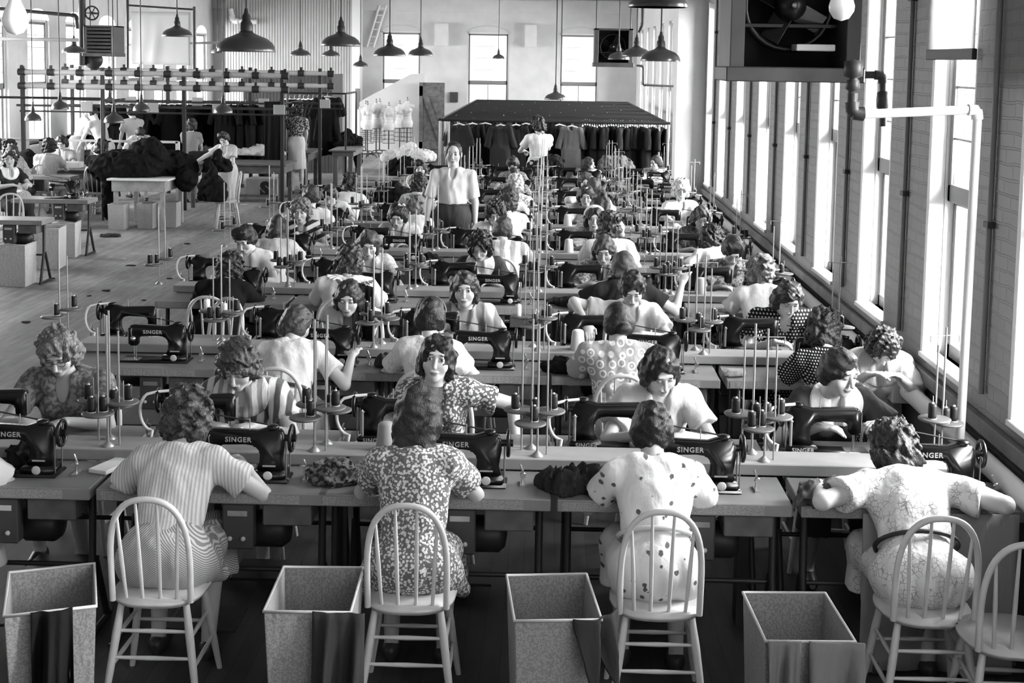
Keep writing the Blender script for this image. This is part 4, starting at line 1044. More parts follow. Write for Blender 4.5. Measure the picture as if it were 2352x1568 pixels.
# chairs nobody sits on
for (r, side, x, w) in ((2, 'F', -2.45, 'empty bow-back chair on the far side of the second bench, left end'), (4, 'N', .0, None)):
    if w: P_chair.put((x, ROWY[r-1]+2*DN+SH+.42, 0), PI-.5, w)
P_chair.put((1.88, 5.08, 0), -.05, 'empty pale bow-back chair at the right edge of the picture')
P_chair.put((1.62, ROWY[2]-.35, 0), 0, 'empty bow-back chair') if False else None
# cloth on the benches
def lump(px, py, w, d, h, g, label, Z=.76, name='cloth_bundle', seed=1, vox=.008, kind='print'):
    p = atZ(px, py, Z); rr = random.Random(seed)
    bl = [((rr.uniform(-.5, .5)*w, rr.uniform(-.5, .5)*d, h*rr.uniform(.1, .45)), (w*rr.uniform(.25, .42), d*rr.uniform(.3, .45), h*rr.uniform(.45, .7))) for _ in range(6)]
    me = heap((-w*1.1, -d*1.1, -.01), (w*1.1, d*1.1, h*1.6), bl, vox, seed, amp=min(.03, h*.3), f=45, floor=.002)
    o = O(name, me, g if not isinstance(g, (int, float)) else solid(g)); o.location = (p.x, p.y, Z+.001)
    return tag(o, label, 'cloth', 'cloth waiting on the benches')
lump(775, 1105, .22, .12, .10, C('print', .12, .02), 'crumpled dark mottled cloth left of the long-haired woman', seed=2)
lump(1325, 1125, .24, .13, .10, .03, 'dark cloth bundle beside the first bench woman in sprigged white', seed=3)
lump(1880, 1150, .15, .12, .10, .07, 'grey cloth bundle at the left hand of the woman in pale lace', seed=4)
lump(1300, 855, .20, .10, .08, .012, 'black cloth beside the woman in ring-patterned dress', seed=5, vox=.01)
lump(1300, 702, .22, .10, .06, .03, 'dark folded cloth beside the woman with rolled hair', seed=6, vox=.012)
lump(1690, 862, .12, .08, .03, .25, 'small pale scrap of cloth on the right of the second bench', seed=7, vox=.01)
lump(900, 845, .14, .1, .08, .04, 'dark cloth left of the woman in openwork blouse', seed=8, vox=.01)
lump(75, 1060, .14, .12, .09, .02, 'black cloth at the left edge of the first bench', seed=9)
lump(1450, 1195, .05, .04, .04, .3, 'small striped scrap on the front edge of the first bench', seed=10) if False else None
lump(1000, 600, .2, .1, .06, .02, 'dark cloth beside the bun of the striped blouse woman', seed=12, vox=.012)
lump(1365, 590, .12, .1, .1, .5, 'pale cloth on the fourth bench', seed=13, vox=.012) if False else None
for i, (px, py, w, g_, lb) in enumerate(((920, 385, .45, .012, 'black heap of cloth behind the standing man'), (1255, 390, .62, .02, 'black heap of cut pieces in the middle of the last bench'), (1415, 385, .55, .05, 'dark pleated heap under the garment rack, right of centre'), (905, 452, .42, .012, 'black cloth heap beside the curly-haired women, fifth bench'))):
    p = atZ(px, py+22, .76); rr = random.Random(i+40)
    bl = [((rr.uniform(-.3, .3)*w, rr.uniform(-.3, .3)*w*.6, .05+.1*rr.random()), (w*.32, w*.25, .16+.08*rr.random())) for _ in range(7)]
    o = O('cloth_heap', heap((-w, -w, -.02), (w, w, .5), bl, .018, i+60, amp=.03, f=30, floor=.0), cloth('stripe', g_, g_*2.2, .8) if i == 2 else solid(g_)); o.location = (p.x, p.y, .762+(.06 if i in (1, 2) else 0))
    tag(o, lb, 'cloth', 'heaps of cloth on the benches')
# drinking glasses, cards and small things
for (px, py, lb, r_) in ((1690, 690, 'drinking glass upside down on the third bench, right side', 3), (1110, 0, None, 0)):
    if not lb: continue
    p = atZ(px, py, .83); o = O('drinking_glass', MB().lathe([(.034, 0), (.026, .11), (.024, .11), (.031, .004), (.001, .004)], 16), mat('thin_glass', .8, .1, spec=.8)); o.location = (p.x, p.y, .821); tag(o, lb, 'glass')
for i, (px, py, g_, lb) in enumerate(((1325, 780, .7, 'white paper cone on the middle shelf of the second bench'), (1308, 592, .6, 'white cloth-wrapped cup on the middle shelf, fourth bench'), (1305, 522, .6, 'white cup on the middle shelf of the fifth bench'), (880, 1040, .3, 'glass jar on the middle shelf of the first bench'), (1610, 670, .45, 'tall tumbler beside the white blouse at the third bench'))):
    p = atZ(px, py+6, .82); o = O('cup', MB().lathe([(.05, 0), (.038, .12), (.03, .13), (.001, .13)], 14), mat('paper_%g' % g_, g_, .6)); o.location = (p.x, min((y_+DN+.11 for y_ in ROWY), key=lambda q_: abs(q_-p.y)), .821); tag(o, lb, 'cup')
for i, (px, py, w, d, lb) in enumerate(((255, 1075, .10, .2, 'pale wooden block lying on the first bench beside the curly-haired woman'), (1460, 1140, .05, .03, 'small white card on the front edge of the first bench'), (1210, 525, .06, .02, 'small white card on the fifth bench'), (1490, 520, .15, .08, 'white box lid on the fifth bench near the wall'), (1410, 555, .02, .02, None))):
    if not lb: continue
    p = atZ(px, py, .76); o = O('wooden_block' if i == 0 else 'card', MB().box(-w/2, w/2, -d/2, d/2, 0, .02, .003), mat('card_white', .7, .6)); o.location = (p.x, p.y, .761); o.rotation_euler = (0, 0, -.35 if i == 0 else 0); tag(o, lb, 'block' if i == 0 else 'card')
# cloths hanging from the front bench: the pale skirt cloth draped below the lace dress
def drape(name, label, pts_top, dz, g, thick=.01, sway=.03, seed=1, cat='cloth', group=None, n=22, m_=None, back=0.0):
    """hanging cloth: a top line of points and a drop, with folds; closed with thickness"""
    rr = random.Random(seed); top = [Vector(p) for p in pts_top]; L = [0]
    for a, b in zip(top, top[1:]): L.append(L[-1]+(b-a).length)
    def at(t):
        s_ = t*L[-1]
        for i in range(len(top)-1):
            if s_ <= L[i+1] or i == len(top)-2: k = (s_-L[i])/max(L[i+1]-L[i], 1e-6); return top[i].lerp(top[i+1], k)
    d0 = (top[-1]-top[0]); nrm = Vector((-d0.y, d0.x, 0)).normalized() if Vector((d0.x, d0.y, 0)).length > 1e-4 else Vector((0, -1, 0))
    rows = 12; f = [rr.uniform(6, 13), rr.uniform(0, 6), rr.uniform(14, 26)]
    front = []; rear = []
    dzs = dz if hasattr(dz, '__call__') else (lambda t: dz)
    for j in range(rows+1):
        v = j/rows
        for i in range(n+1):
            t = i/n; p = at(t)+Vector((0, 0, -dzs(t)*v)); off = sway*min(1, v*1.6+.15)*(math.sin(t*f[0]+f[1]+v*1.2)+.5*math.sin(t*f[2]+v*2))+back*v
            front.append(tuple(p+nrm*(-off)+nrm*-thick*.5)); rear.append(tuple(p+nrm*(-off)+nrm*thick*.5))
    N_ = len(front); fs = []
    ix = lambda j, i: j*(n+1)+i
    for j in range(rows):
        for i in range(n):
            fs.append((ix(j, i), ix(j, i+1), ix(j+1, i+1), ix(j+1, i))); fs.append((N_+ix(j, i), N_+ix(j+1, i), N_+ix(j+1, i+1), N_+ix(j, i+1)))
    for i in range(n): fs.append((ix(0, i), N_+ix(0, i), N_+ix(0, i+1), ix(0, i+1))); fs.append((ix(rows, i), ix(rows, i+1), N_+ix(rows, i+1), N_+ix(rows, i)))
    for j in range(rows): fs.append((ix(j, 0), ix(j+1, 0), N_+ix(j+1, 0), N_+ix(j, 0))); fs.append((ix(j, n), N_+ix(j, n), N_+ix(j+1, n), ix(j+1, n)))
    o = O(name, MB().add(front+rear, fs, True), m_ or solid(g)); return tag(o, label, cat, group)
drape('hanging_cloth', 'pale sheet hanging from the first bench beside the woman in pale lace', [(1.42, 5.63, .74), (1.75, 5.62, .75), (2.1, 5.63, .75)], .72, .24, sway=.02, seed=4)
# ---- the four bins in front, with cloth hanging out
def bin_at(px, py, rz, lb, Z=.60):
    p = atZ(px, py, Z); return P_bin.put((p.x, p.y, 0), rz, lb, 'mottled scrap bins in front of the first bench'), p
b1, q1 = bin_at(118, 1352, .35, 'mottled scrap bin at the left edge, black cloth hanging over its front')
b2, q2 = bin_at(725, 1352, .03, 'mottled scrap bin between the two leftmost front chairs')
b3, q3 = bin_at(1268, 1370, .10, 'mottled scrap bin with a brightly lit front between the middle chairs')
b4, q4 = bin_at(1830, 1415, .04, 'mottled scrap bin on the right with two grey cloths over its edge')
def over(q, x0, x1, dz, g, lb, seed, sway=.02, rz=0, y=-.245, dy=0):
    c, s_ = math.cos(rz), math.sin(rz); R_ = lambda x, y_: (q.x+c*x-s_*y_, q.y+s_*x+c*y_)
    P_ = [R_(x0, y), R_((x0+x1)/2, y-.006), R_(x1, y+dy)]
    drape('hanging_cloth', lb, [(p[0], p[1], .612) for p in P_], dz, g, sway=sway, seed=seed, group='cloths hanging over the bins', back=.03)
over(q1, -.07, .08, lambda t: .30+.22*t+.05*math.sin(t*9), .01, 'black cloth hanging over the leftmost bin', 3, rz=.35, sway=.045)
over(q2, .03, .23, lambda t: .34+.12*t+.05*math.sin(t*11), .035, 'dark satin cloth hanging over the bin right of the striped chair sitter', 5, sway=.035)
over(q3, .06, .24, lambda t: .10+.16*abs(math.sin(t*7)), .04, 'pointed dark cloth over the corner of the brightly lit bin', 6, rz=.1, sway=.04, dy=.1)
over(q4, -.15, -.03, lambda t: .20+.06*math.sin(t*6), .13, 'small grey cloth over the left edge of the right-hand bin', 7)
over(q4, .0, .20, lambda t: .40+.04*math.sin(t*5), .15, 'large grey cloth hanging over the right-hand bin', 8, sway=.03)

_Y = ROWY[1]+DN*2+SH-.08; _a = atY(812, 645, _Y); _b = atY(858, 660, _Y)
drape('held_cloth', 'dark cloth hanging from the raised hands before the face, second bench', [_a, _b], .42, .02, sway=.03, seed=31)
# ------------------------------------------------------------------ hanging lamps
def lamp(dia, rod, twin=False):
    t = E('hanging_lamp', 'x', 'lamp'); r = dia/2
    pr = [(r, 0), (r*1.01, .004), (r*.985, .03), (r*.90, .062), (r*.72, .092), (r*.46, .112), (r*.26, .13), (r*.19, .15)]
    inner = [(p[0]-.006, max(p[1]-.006, 0)) for p in pr][::-1]
    O('shade', MB().lathe(pr+inner, 32), M_shade, t)
    O('socket', MB().lathe([(r*.21, .14), (r*.23, .155), (r*.20, .20), (r*.15, .215), (r*.15, .245), (r*.08, .27), (.012, .30)], 16), M_iron, t)
    O('bulb', MB().lathe([(.001, .015), (.028, .03), (.034, .055), (.026, .085), (.014, .12), (.001, .125)], 12), mat('bulb_glass', .7, .2), t)
    m = MB().tube([(0, 0, .29), (0, 0, rod)], .0085 if not twin else .011, 6)
    if twin: m.tube([(.09, 0, .29), (.09, 0, rod)], .011, 6)
    O('rod', m, M_iron, t)
    return t
M_shade = mat('dark_green_enamel', .045, .28, spec=.5); 
LAMPS = [ # px, py of the rim, rim width in px, real diameter, label
 (566, 119, 130, .40, 'largest dark lamp shade in the upper left, the nearest of its group'), (1511, 17, 132, .40, 'nearest lamp shade cut by the top edge, right of centre'),
 (783, 106, 88, .40, 'large lamp shade hanging right of the biggest one'), (895, 129, 73, .40, 'lamp shade hanging in front of the leftmost back-wall window'),
 (966, 128, 56, .40, 'lamp shade overlapping the right edge of the leftmost back-wall window'), (407, 84, 67, .40, 'lamp shade hanging high before the far left windows'),
 (690, 128, 46, .40, 'small lamp shade on a chain left of the ladder'), (760, 129, 40, .40, 'small lamp shade just below the large one'),
 (828, 153, 34, .36, 'little lamp shade hanging by the bright corner post'), (1145, 135, 27, .34, 'tiny lamp shade in front of the middle back-wall window'),
 (1462, 130, 66, .40, 'lamp shade in front of the right corner, middle of three'), (1517, 141, 89, .40, 'largest of the three lamp shades beside the distant heater'),
 (1421, 137, 48, .36, 'faint lamp shade in front of the distant heater'), (170, 122, 53, .40, 'pale lamp shade left of the slatted heater'),
 (76, 277, 37, .26, 'small work lamp at the far left, lowest one'), (138, 251, 39, .26, 'small work lamp second from the left'), (252, 238, 30, .26, 'dark small work lamp above the two bending workers'),
 (262, 282, 45, .27, 'low grey work lamp in front of the two bending workers'), (325, 255, 38, .26, 'grey work lamp above the seated stooping worker'), (513, 260, 42, .26, 'work lamp above the standing girl with dark cloth'),
 (1276, 229, 50, .40, 'low lamp on twin rods above the long garment rack'), (500, 122, 30, .38, 'lamp shade half hidden behind the biggest one')]
for px, py, w, dia, lb in LAMPS:
    s_ = w/dia; Y = F_PX/s_*.985; p = atY(px, py, Y)
    L = lamp(dia, max(.5, ZC-p.z), px == 1276); L.location = (p.x, p.y, p.z); tag(L, lb, None, 'dome lamps hanging from the ceiling')
# things lying on the low lamp over the rack
p = atY(1276, 205, 23.3)
for i in range(4):
    m = MB(); m.tube([(-.13+.03*i, 0, 0), (0, .02, .05+.01*i), (.14-.02*i, 0, -.01)], [.02, .035, .015], 8)
for px, py, Y, r, lb in ((35, 52, 3.4, .034, 'blurred bare bulb hanging at the top left corner'), (1933, 20, 3.3, .032, 'round bare bulb hanging in front of the big heater box')):
    p = atY(px, py, Y); t = E('bare_bulb', lb, 'bulb', p, 0, 'bare bulbs near the camera')
    O('globe', MB().lathe([(.001, -r*.95), (r*.6, -r*.75), (r*.95, -r*.2), (r, r*.2), (r*.8, r*.9), (r*.45, r*1.6), (r*.42, r*2.1)], 20), mat('opal_glass', .85, .25), t)
    O('socket', MB().lathe([(r*.5, r*2.0), (r*.55, r*3.3), (.004, r*3.6)], 12), M_iron, t); O('cord', MB().tube([(0, 0, r*3.5), (0, 0, ZC-p.z)], .003, 6), M_iron, t)
# ------------------------------------------------------------------ unit heaters
def heater(px0, px1, py0, py1, Y, lb, louvre=False, dep=.45):
    a = atY(px0, py1, Y); b = atY(px1, py0, Y); w = b.x-a.x; h = b.z-a.z
    t = E('unit_heater', lb, 'heater', (a.x, Y, a.z), 0); fr = w*.11
    m = MB(); m.box(0, fr, 0, dep, 0, h, .004).box(w-fr, w, 0, dep, 0, h, .004).box(0, w, 0, dep, h-fr*.4, h, .004)
    O('casing', m, mat('heater_casing', .05, .45, var=.2), t)
    O('back_panel', MB().box(fr*.5, w-fr*.5, dep-.02, dep-.001, fr*.3, h-.02).box(fr*.5, w-fr*.5, .03, dep-.02, h-.04, h-.02), mat('panel_black', .006, .8), t)  # near-black back and top lining inside the casing
    O('bottom_rail', MB().box(-.02, w+.02, -.03, dep, -.01, fr*.9, .006), mat('heater_rail', .045, .4, var=.3), t)
    if louvre:
        for i in range(7): O('louvre', MB().box(fr, w-fr, .0, .06, h*(.12+.12*i), h*(.12+.12*i)+.05, .004), mat('louvre_paint', .02, .6), t)
    else:
        c = Vector((w*.5, dep*.55, h*.52)); rr = min(w, h)*.34
        O('fan_ring', MB().tube([(c.x+rr*math.cos(x), c.y, c.z+rr*math.sin(x)) for x in np.linspace(0, 2*PI, 28)[:-1]], .02, 8, closed=True), M_black, t)
        for k in range(4):
            an = k*PI/2+.5; O('fan_blade', MB().box(.03, rr*.9, -.006, .006, -rr*.25, rr*.25, .003, T(*c) @ RY(an) @ RX(.5)), M_steel if k == 0 else M_black, t)
        O('motor', MB().lathe([(.001, -.16), (rr*.3, -.15), (rr*.34, -.10), (rr*.34, .05), (.001, .08)], 18, T(*c) @ RX(-PI/2)), M_black, t)
        O('shaft_cap', MB().lathe([(.001, 0), (rr*.1, .01), (rr*.05, .03), (.001, .035)], 12, T(c.x, c.y-.16, c.z) @ RX(PI/2)), M_steel, t)
        O('motor_bracket', MB().box(fr, w-fr, c.y-.02, c.y+.02, c.z-rr*.5, c.z-rr*.4, .003), M_black, t)
        O('drip_tray', MB().box(w*.52, w*.82, .05, .2, fr+.35*h*.3, fr+.35*h*.3+.035, .004), mat('tray_metal', .45, .35), t)
    for q in (fr/2, w-fr/2): O('hanger_rod', MB().tube([(q, dep/2, h), (q, dep/2, ZC-a.z)], .01, 6), M_iron, t)
    return t
heater(1675, 1988, -150, 182, 6.9, 'big dark unit heater box hanging at the top right, fan motor inside')
heater(1364, 1455, 66, 152, 24.5, 'distant unit heater box before the right back-wall window', dep=.5)
heater(192, 262, 59, 128, 25, 'slatted unit heater hanging before the far left windows', True, .6)
t = E('exhaust_fan', 'round dark fan hanging below the slatted heater', 'fan', atY(215, 138, 25.3), 0)
O('drum', MB().lathe([(.001, -.1), (.16, -.08), (.18, 0), (.16, .08), (.001, .1)], 20, RX(PI/2)), M_iron, t); O('hanger', MB().tube([(0, 0, .1), (0, 0, .35)], .02, 6), M_iron, t)
# ------------------------------------------------------------------ steam pipes
def pipes(lb, pts, r, m_, elbows=True, group=None):
    t = E('steam_pipe', lb, 'steam pipe', pts[0], 0, group); o0 = Vector(pts[0])
    for a, b in zip(pts, pts[1:]): O('pipe', MB().tube([Vector(a)-o0, Vector(b)-o0], r, 12), m_, t)
    if elbows:
        for i in range(1, len(pts)-1):
            c = Vector(pts[i]); u = (Vector(pts[i-1])-c).normalized()*r*2.2; v = (Vector(pts[i+1])-c).normalized()*r*2.2
            O('elbow', MB().tube([c+u-o0, c+u*.35+v*.05-o0, c+v*.35+u*.05-o0, c+v-o0], [r*1.3, r*1.25, r*1.25, r*1.3], 12), m_, t)
    return t
A = atY(1985, 262, 6.3); B = atY(2246, 251, 6.35)
pipes('long white steam pipe bent down in front of the brick piers', [A, B, (B.x-.01, 6.35, .78)], .022, M_pipe)
pipes('black valve fitting at the left end of the white steam pipe', [(A.x, 6.3, A.z), (A.x-.06, 6.3, A.z), (A.x-.06, 6.3, A.z+.10)], .026, M_pipedk)
t = E('valve', 'black steam valve standing on the white pipe end below the heater', 'valve', (A.x-.06, 6.3, A.z+.11)); O('valve_body', MB().lathe([(.02, 0), (.035, .01), (.03, .05), (.02, .06), (.045, .07), (.045, .14), (.001, .15)], 12), M_pipedk, t)
D = atY(1970, 172, 7.1); E1 = atY(2028, 172, 7.1); F1 = atY(2028, 290, 7.1)
pipes('black steam trap pipe bending down beside the big heater', [D, E1, F1], .02, M_pipedk)
t = E('valve', 'black union fitting on the pipe beside the big heater', 'valve', atY(2028, 230, 7.1)); O('union', MB().lathe([(.02, -.05), (.032, -.04), (.036, 0), (.032, .04), (.02, .05)], 8), M_pipedk, t)
q = [atY(1462, 150, 24.6), atY(1478, 152, 24.6), atY(1478, 195, 24.6), atY(1550, 198, 24.6)]
pipes('pipe run leaving the distant heater toward the window', q, .02, M_pipedk)
pipes('vertical black pipe rising from the distant heater', [atY(1468, 75, 24.6), atY(1476, 60, 24.6), atY(1476, -30, 24.6)], .03, M_pipedk)
pipes('long white sprinkler pipe under the ceiling', [(-9, 33, 4.40), (2.4, 33, 4.40)], .03, M_pipe, False)
pipes('thin white pipe just below the ceiling at the back', [(-4.5, 31.6, 4.18), (2.55, 31.6, 4.18)], .02, mat('conduit', .16, .5), False)
pipes('black steam main dropping at the far left', [atY(188, -40, 25.2), atY(188, 150, 25.2)], .07, M_pipedk)
pipes('horizontal pipe across the far left windows', [atY(0, 20, 21.5), atY(175, 36, 21.5), atY(178, 66, 21.5)], .03, M_pipedk)
pipes('pale horizontal pipe before the far left windows', [atY(0, 89, 21.8), atY(180, 92, 21.8)], .03, mat('conduit_pale', .35, .5), False)
pipes('pale sprinkler pipe crossing behind the biggest lamp', [atY(262, 104, 27.5), atY(525, 97, 27.5)], .025, mat('conduit_pale', .35, .5), False)
pipes('pipe frame hanging before the bright alcove at left', [atY(293, -20, 27), atY(293, 160, 27)], .03, M_iron, False)
pipes('dark vertical pipe right of the bright alcove', [atY(446, 15, 27), atY(446, 165, 27)], .03, M_iron, False)
pipes('top bar of the pipe frame by the alcove', [atY(293, 12, 27), atY(446, 22, 27)], .02, M_iron, False)
pipes('pale wall pipe bending over the alcove', [atY(530, 20, 38.0), atY(535, 48, 38.0), atY(590, 50, 38.0)], .07, M_plaster)
w_ = E('pipe_valve', 'spoked valve wheel beside the black steam main', 'valve', atY(211, 30, 25.2)); m = MB(); m.tube([(.13*math.cos(a), 0, .13*math.sin(a)) for a in np.linspace(0, 2*PI, 18)[:-1]], .016, 6, closed=True)
for a in (0, 1.05, 2.1): m.tube([(.13*math.cos(a), 0, .13*math.sin(a)), (-.13*math.cos(a), 0, -.13*math.sin(a))], .01, 5)
O('wheel', m, M_iron, w_); O('stem', MB().tube([(0, 0, 0), (0, .3, 0)], .02, 6), M_iron, w_)
# ladder on the back wall
t = E('ladder', 'white ladder leaning high against the back wall by the corner post', 'ladder', atY(866, 112, 38.52)); a = atY(845, 112, 38.0); o0 = t.location
for q, (x0, x1) in enumerate(((843, 872), (858, 888))): O('rail', MB().tube([atY(x0, 108, 38.52)-o0, atY(x1, 12, 38.52)-o0], .03, 6), M_white, t)
for i in range(6):
    k = .08+i*.17; p0 = atY(843+29*k, 108-96*k, 38.52)-o0; p1 = atY(858+30*k, 108-96*k, 38.52)-o0; O('rung', MB().tube([p0, p1], .02, 6), M_white, t)
# sloping stair enclosure, plank door, switch box on the back wall
s0 = atY(848, 222, 37.6); s1 = atY(945, 170, 37.6); s2 = atY(975, 168, 37.6)
ST('wall_stair', MB().prism([(s0.x, s0.z), (s1.x, s1.z), (s2.x, s2.z), (s2.x, 0), (s0.x-.25, 0), (s0.x-.25, s0.z-.15)], 'y', 37.4, 37.6), M_board)
a = atY(963, 345, 37.2); b = atY(1022, 190, 37.2)
d_ = ST('door_1', bev(MB().box(a.x, b.x, 37.1, 37.16, 0.02, b.z-.0), .01, 1, smooth=False), mat('dark_door_boards', .10, .6, var=.4, vscale=9))
m = MB(); w = b.x-a.x; m.box(a.x, b.x, 37.06, 37.1, b.z-.38, b.z-.1).box(a.x, b.x, 37.06, 37.1, .15, .36).box(a.x, a.x+.1, 37.06, 37.1, .1, b.z)
m.prism([(a.x+.1, b.z-.4), (a.x+.26, b.z-.4), (b.x, .36), (b.x-.16, .36)], 'y', 37.06, 37.1); O('brace', m, mat('dark_door_boards', .10, .6), d_)
tag(O('switch_box', MB().box(-.12, .12, -.1, 0, -.15, .15, .01), mat('switch_iron', .06, .5)), 'small dark switch box on the back wall right of the door', 'switch box').location = atY(1043, 223, YB)
tag(O('switch_plate', MB().box(-.07, .07, -.05, 0, -.3, .3, .01), mat('plate_grey', .2, .5)), 'grey vertical switch plate on the bright corner post', 'switch box').location = atY(822, 227, YB-.6)
tag(O('ceiling_beam', MB().box(-9.9, 2.6, 31.5, 31.75, ZC-.25, ZC), M_plaster), 'white beam crossing under the ceiling near the back', 'beam')
# ------------------------------------------------------------------ long garment rack
RY0, RY1, RZ_ = 22.3, 33.8, 1.675
xl = atY(1011, 279, RY0).x; xr = atY(1535, 281, RY0).x
t = E('garment_rack', 'long pipe garment rack with dozens of cross bars, hung with dark dresses', 'rack', (0, RY0, 0))
for x in (xl, xr):
    O('top_rail', MB().tube([(x, 0, RZ_), (x, RY1-RY0, RZ_)], .022, 8), M_iron, t)
    for y in np.linspace(0, RY1-RY0, 9):
        if y == 0: O('post', MB().tube([(x, y, 0), (x, y, RZ_)], .022, 8), M_rod, t)
        else: O('post', MB().tube([(x, y, 0), (x, y, RZ_)], .018, 6), M_rod, t)
for x in (xl+.14, xr-.14): O('post', MB().tube([(x, .15, 0), (x, .15, RZ_)], .018, 6), M_rod, t)
for i, y in enumerate(np.linspace(0, RY1-RY0, 34)): O('cross_bar', MB().tube([(xl-.03, y, RZ_+.0), (xr+.03, y, RZ_+.0)], .013 if i else .026, 6), M_iron, t)
def dress(w=.42, L=1.15, prof=0, sleeve=True, seed=1):
    g = Grid((-w*.75, -.10, -L-.03), (w*.75, .10, .03), .018); rr = random.Random(seed)
    g.cap((-w*.36, 0, -.09), (w*.36, 0, -.09), .045, None, 0); g.ell((0, 0, -.28), (w*.40, .06, .26), .05); g.ell((0, 0, -.50), (w*.33, .05, .2), .06)
    g.cap((0, 0, -.5), (0, 0, -L), .10, .10, .08, cut=True)
    for q in (-1, 1): g.cap((q*w*.25, 0, -.45), (q*w*.38, 0, -L), .06, .07, .08, cut=True)
    if sleeve:
        for q in (-1, 1): g.cap((q*w*.38, 0, -.09), (q*w*.58, 0, -.42), .05, .055, .03, cut=True)
    wv = waves(seed, 30, .012); g.disp(lambda X, Y, Z: wv(X*2.2, Y, Z*.25)); g.ell((0, .0, .0), (.07, .09, .12), .01, op='s')
    return npmesh('dress', *g.surf())
def hanger_dress(lb, group, seed, g_, w=.42, L=1.15, white=True):
    t = E('hanging_dress', lb, 'dress', (0, 0, 0), 0, group)
    O('fabric', dress(w, L, seed=seed), solid(g_), t)
    h = MB().tube([(-w*.42, 0, -.085), (-w*.2, 0, -.045), (0, 0, -.02), (w*.2, 0, -.045), (w*.42, 0, -.085)], .014, 6); O('hanger', h, M_white if white else M_wood, t)
    O('hook', MB().tube([(0, 0, -.02), (0, 0, .04), (.02, 0, .07), (.035, 0, .05)], .005, 5), M_rod, t)
    return t
GL = 'dark dresses packed edge to edge on the long garment rack, right part'
pe = [Proto(lambda s=s: hanger_dress('dark dress hanging edge-on among the packed dresses at the right of the long rack', GL, s, (.012, .03, .02)[s % 3], .46, 1.2)) for s in (1, 2, 3)]
n_ = 36; rd = random.Random(9)
for i in range(n_):
    px = 1338+ (1528-1338)*i/(n_-1); Y = 22.6+rd.uniform(0, .5); p = atY(px, 300, Y)
    pe[i % 3].put((p.x, Y, RZ_-.05-.03*rd.random()), PI/2+rd.uniform(-.12, .12), group=GL)
for px, Y, g_, L, w, lb in ((1055, 22.7, .03, 1.0, .40, 'dark dress at the left end of the long rack'), (1085, 22.9, .015, 1.0, .42, 'black dress second from the left on the long rack'), (1115, 23.1, .012, .95, .44, 'black short dress hanging behind the heap of cloth'),
                        (1150, 22.6, .03, 1.3, .42, 'long dark satin dress on a white hanger left of the woman in white'), (1185, 22.7, .015, 1.25, .44, 'black dress touching the arm of the woman in white at the rack'), (1208, 23.2, .012, 1.2, .4, 'black dress hanging behind the woman in white at the rack'),
                        (1285, 23.0, .012, 1.2, .4, 'black dress hanging right behind the woman in white at the rack'), (1313, 22.6, .10, 1.3, .40, 'grey-sheened dress with v neck facing the camera on the rack')):
    d = hanger_dress(lb, None, int(px), g_, w, L); p = atY(px, 300, Y); d.location = (p.x, Y, RZ_-.06); d.rotation_euler = (0, 0, rd.uniform(-.25, .25))
for k in range(26):      # the ranks farther back inside the rack
    px = 1050+ (1440-1050)*((k*7) % 26)/26; Y = 24+k*.33; p = atY(px, 260, Y)
    pe[k % 3].put((p.x, Y, RZ_-.05), rd.uniform(0, 3), 'dark dress hanging deeper inside the long rack, behind the front ranks', 'dark dresses on the rear bars of the rack')
# ------------------------------------------------------------------ dress forms
def mannequin(sc=1.0, g_=.45):
    t = E('dress_form', 'x', 'dress form'); G = Grid((-.26, -.2, .78), (.26, .2, 1.62), .014)
    G.ell((0, 0, .92), (.155, .115, .14), 0); G.cap((0, 0, .80), (0, 0, .9), .13, .14, .05); G.ell((0, 0, 1.12), (.115, .09, .14), .07); G.ell((0, 0, 1.30), (.155, .105, .14), .06)
    for q in (-1, 1): G.ell((q*.065, -.075, 1.27), (.06, .05, .06), .03); G.ell((q*.165, 0, 1.37), (.045, .05, .06), .03)
    G.ell((0, 0, 1.40), (.13, .07, .06), .05); G.cap((0, 0, 1.40), (0, 0, 1.52), .052, .042, .03)
    G.cutz(.80, False); O('torso', npmesh('torso', *G.surf()), mat('form_canvas', g_, .8, var=.1), t)
    O('neck_cap', MB().lathe([(.044, 1.515), (.046, 1.53), (.02, 1.55), (.014, 1.58), (.022, 1.60), (.001, 1.62)], 12), M_dwood, t)
    O('waist_tape', MB().tube([(.128*math.cos(a), .103*math.sin(a), 1.07) for a in np.linspace(0, 2*PI, 24)[:-1]], .006, 5, closed=True), M_white, t)
    c = MB()
    for z, r in ((.78, .15), (.66, .16), (.54, .17), (.42, .18)): c.tube([(r*math.cos(a), r*.8*math.sin(a), z) for a in np.linspace(0, 2*PI, 20)[:-1]], .004, 4, closed=True)
    for a in np.linspace(0, 2*PI, 11)[:-1]: c.tube([(.15*math.cos(a), .12*math.sin(a), .8), (.18*math.cos(a), .145*math.sin(a), .42)], .003, 4)
    O('wire_cage', c, M_iron, t); O('stand', MB().tube([(0, 0, .1), (0, 0, .8)], .018, 8), M_iron, t)
    for a in (.3, 1.87, 3.44, 5.0): O('foot', MB().tube([(0, 0, .12), (.2*math.cos(a), .2*math.sin(a), .1), (.27*math.cos(a), .27*math.sin(a), .02)], .014, 6), M_iron, t)
    return t
P_man = Proto(mannequin)
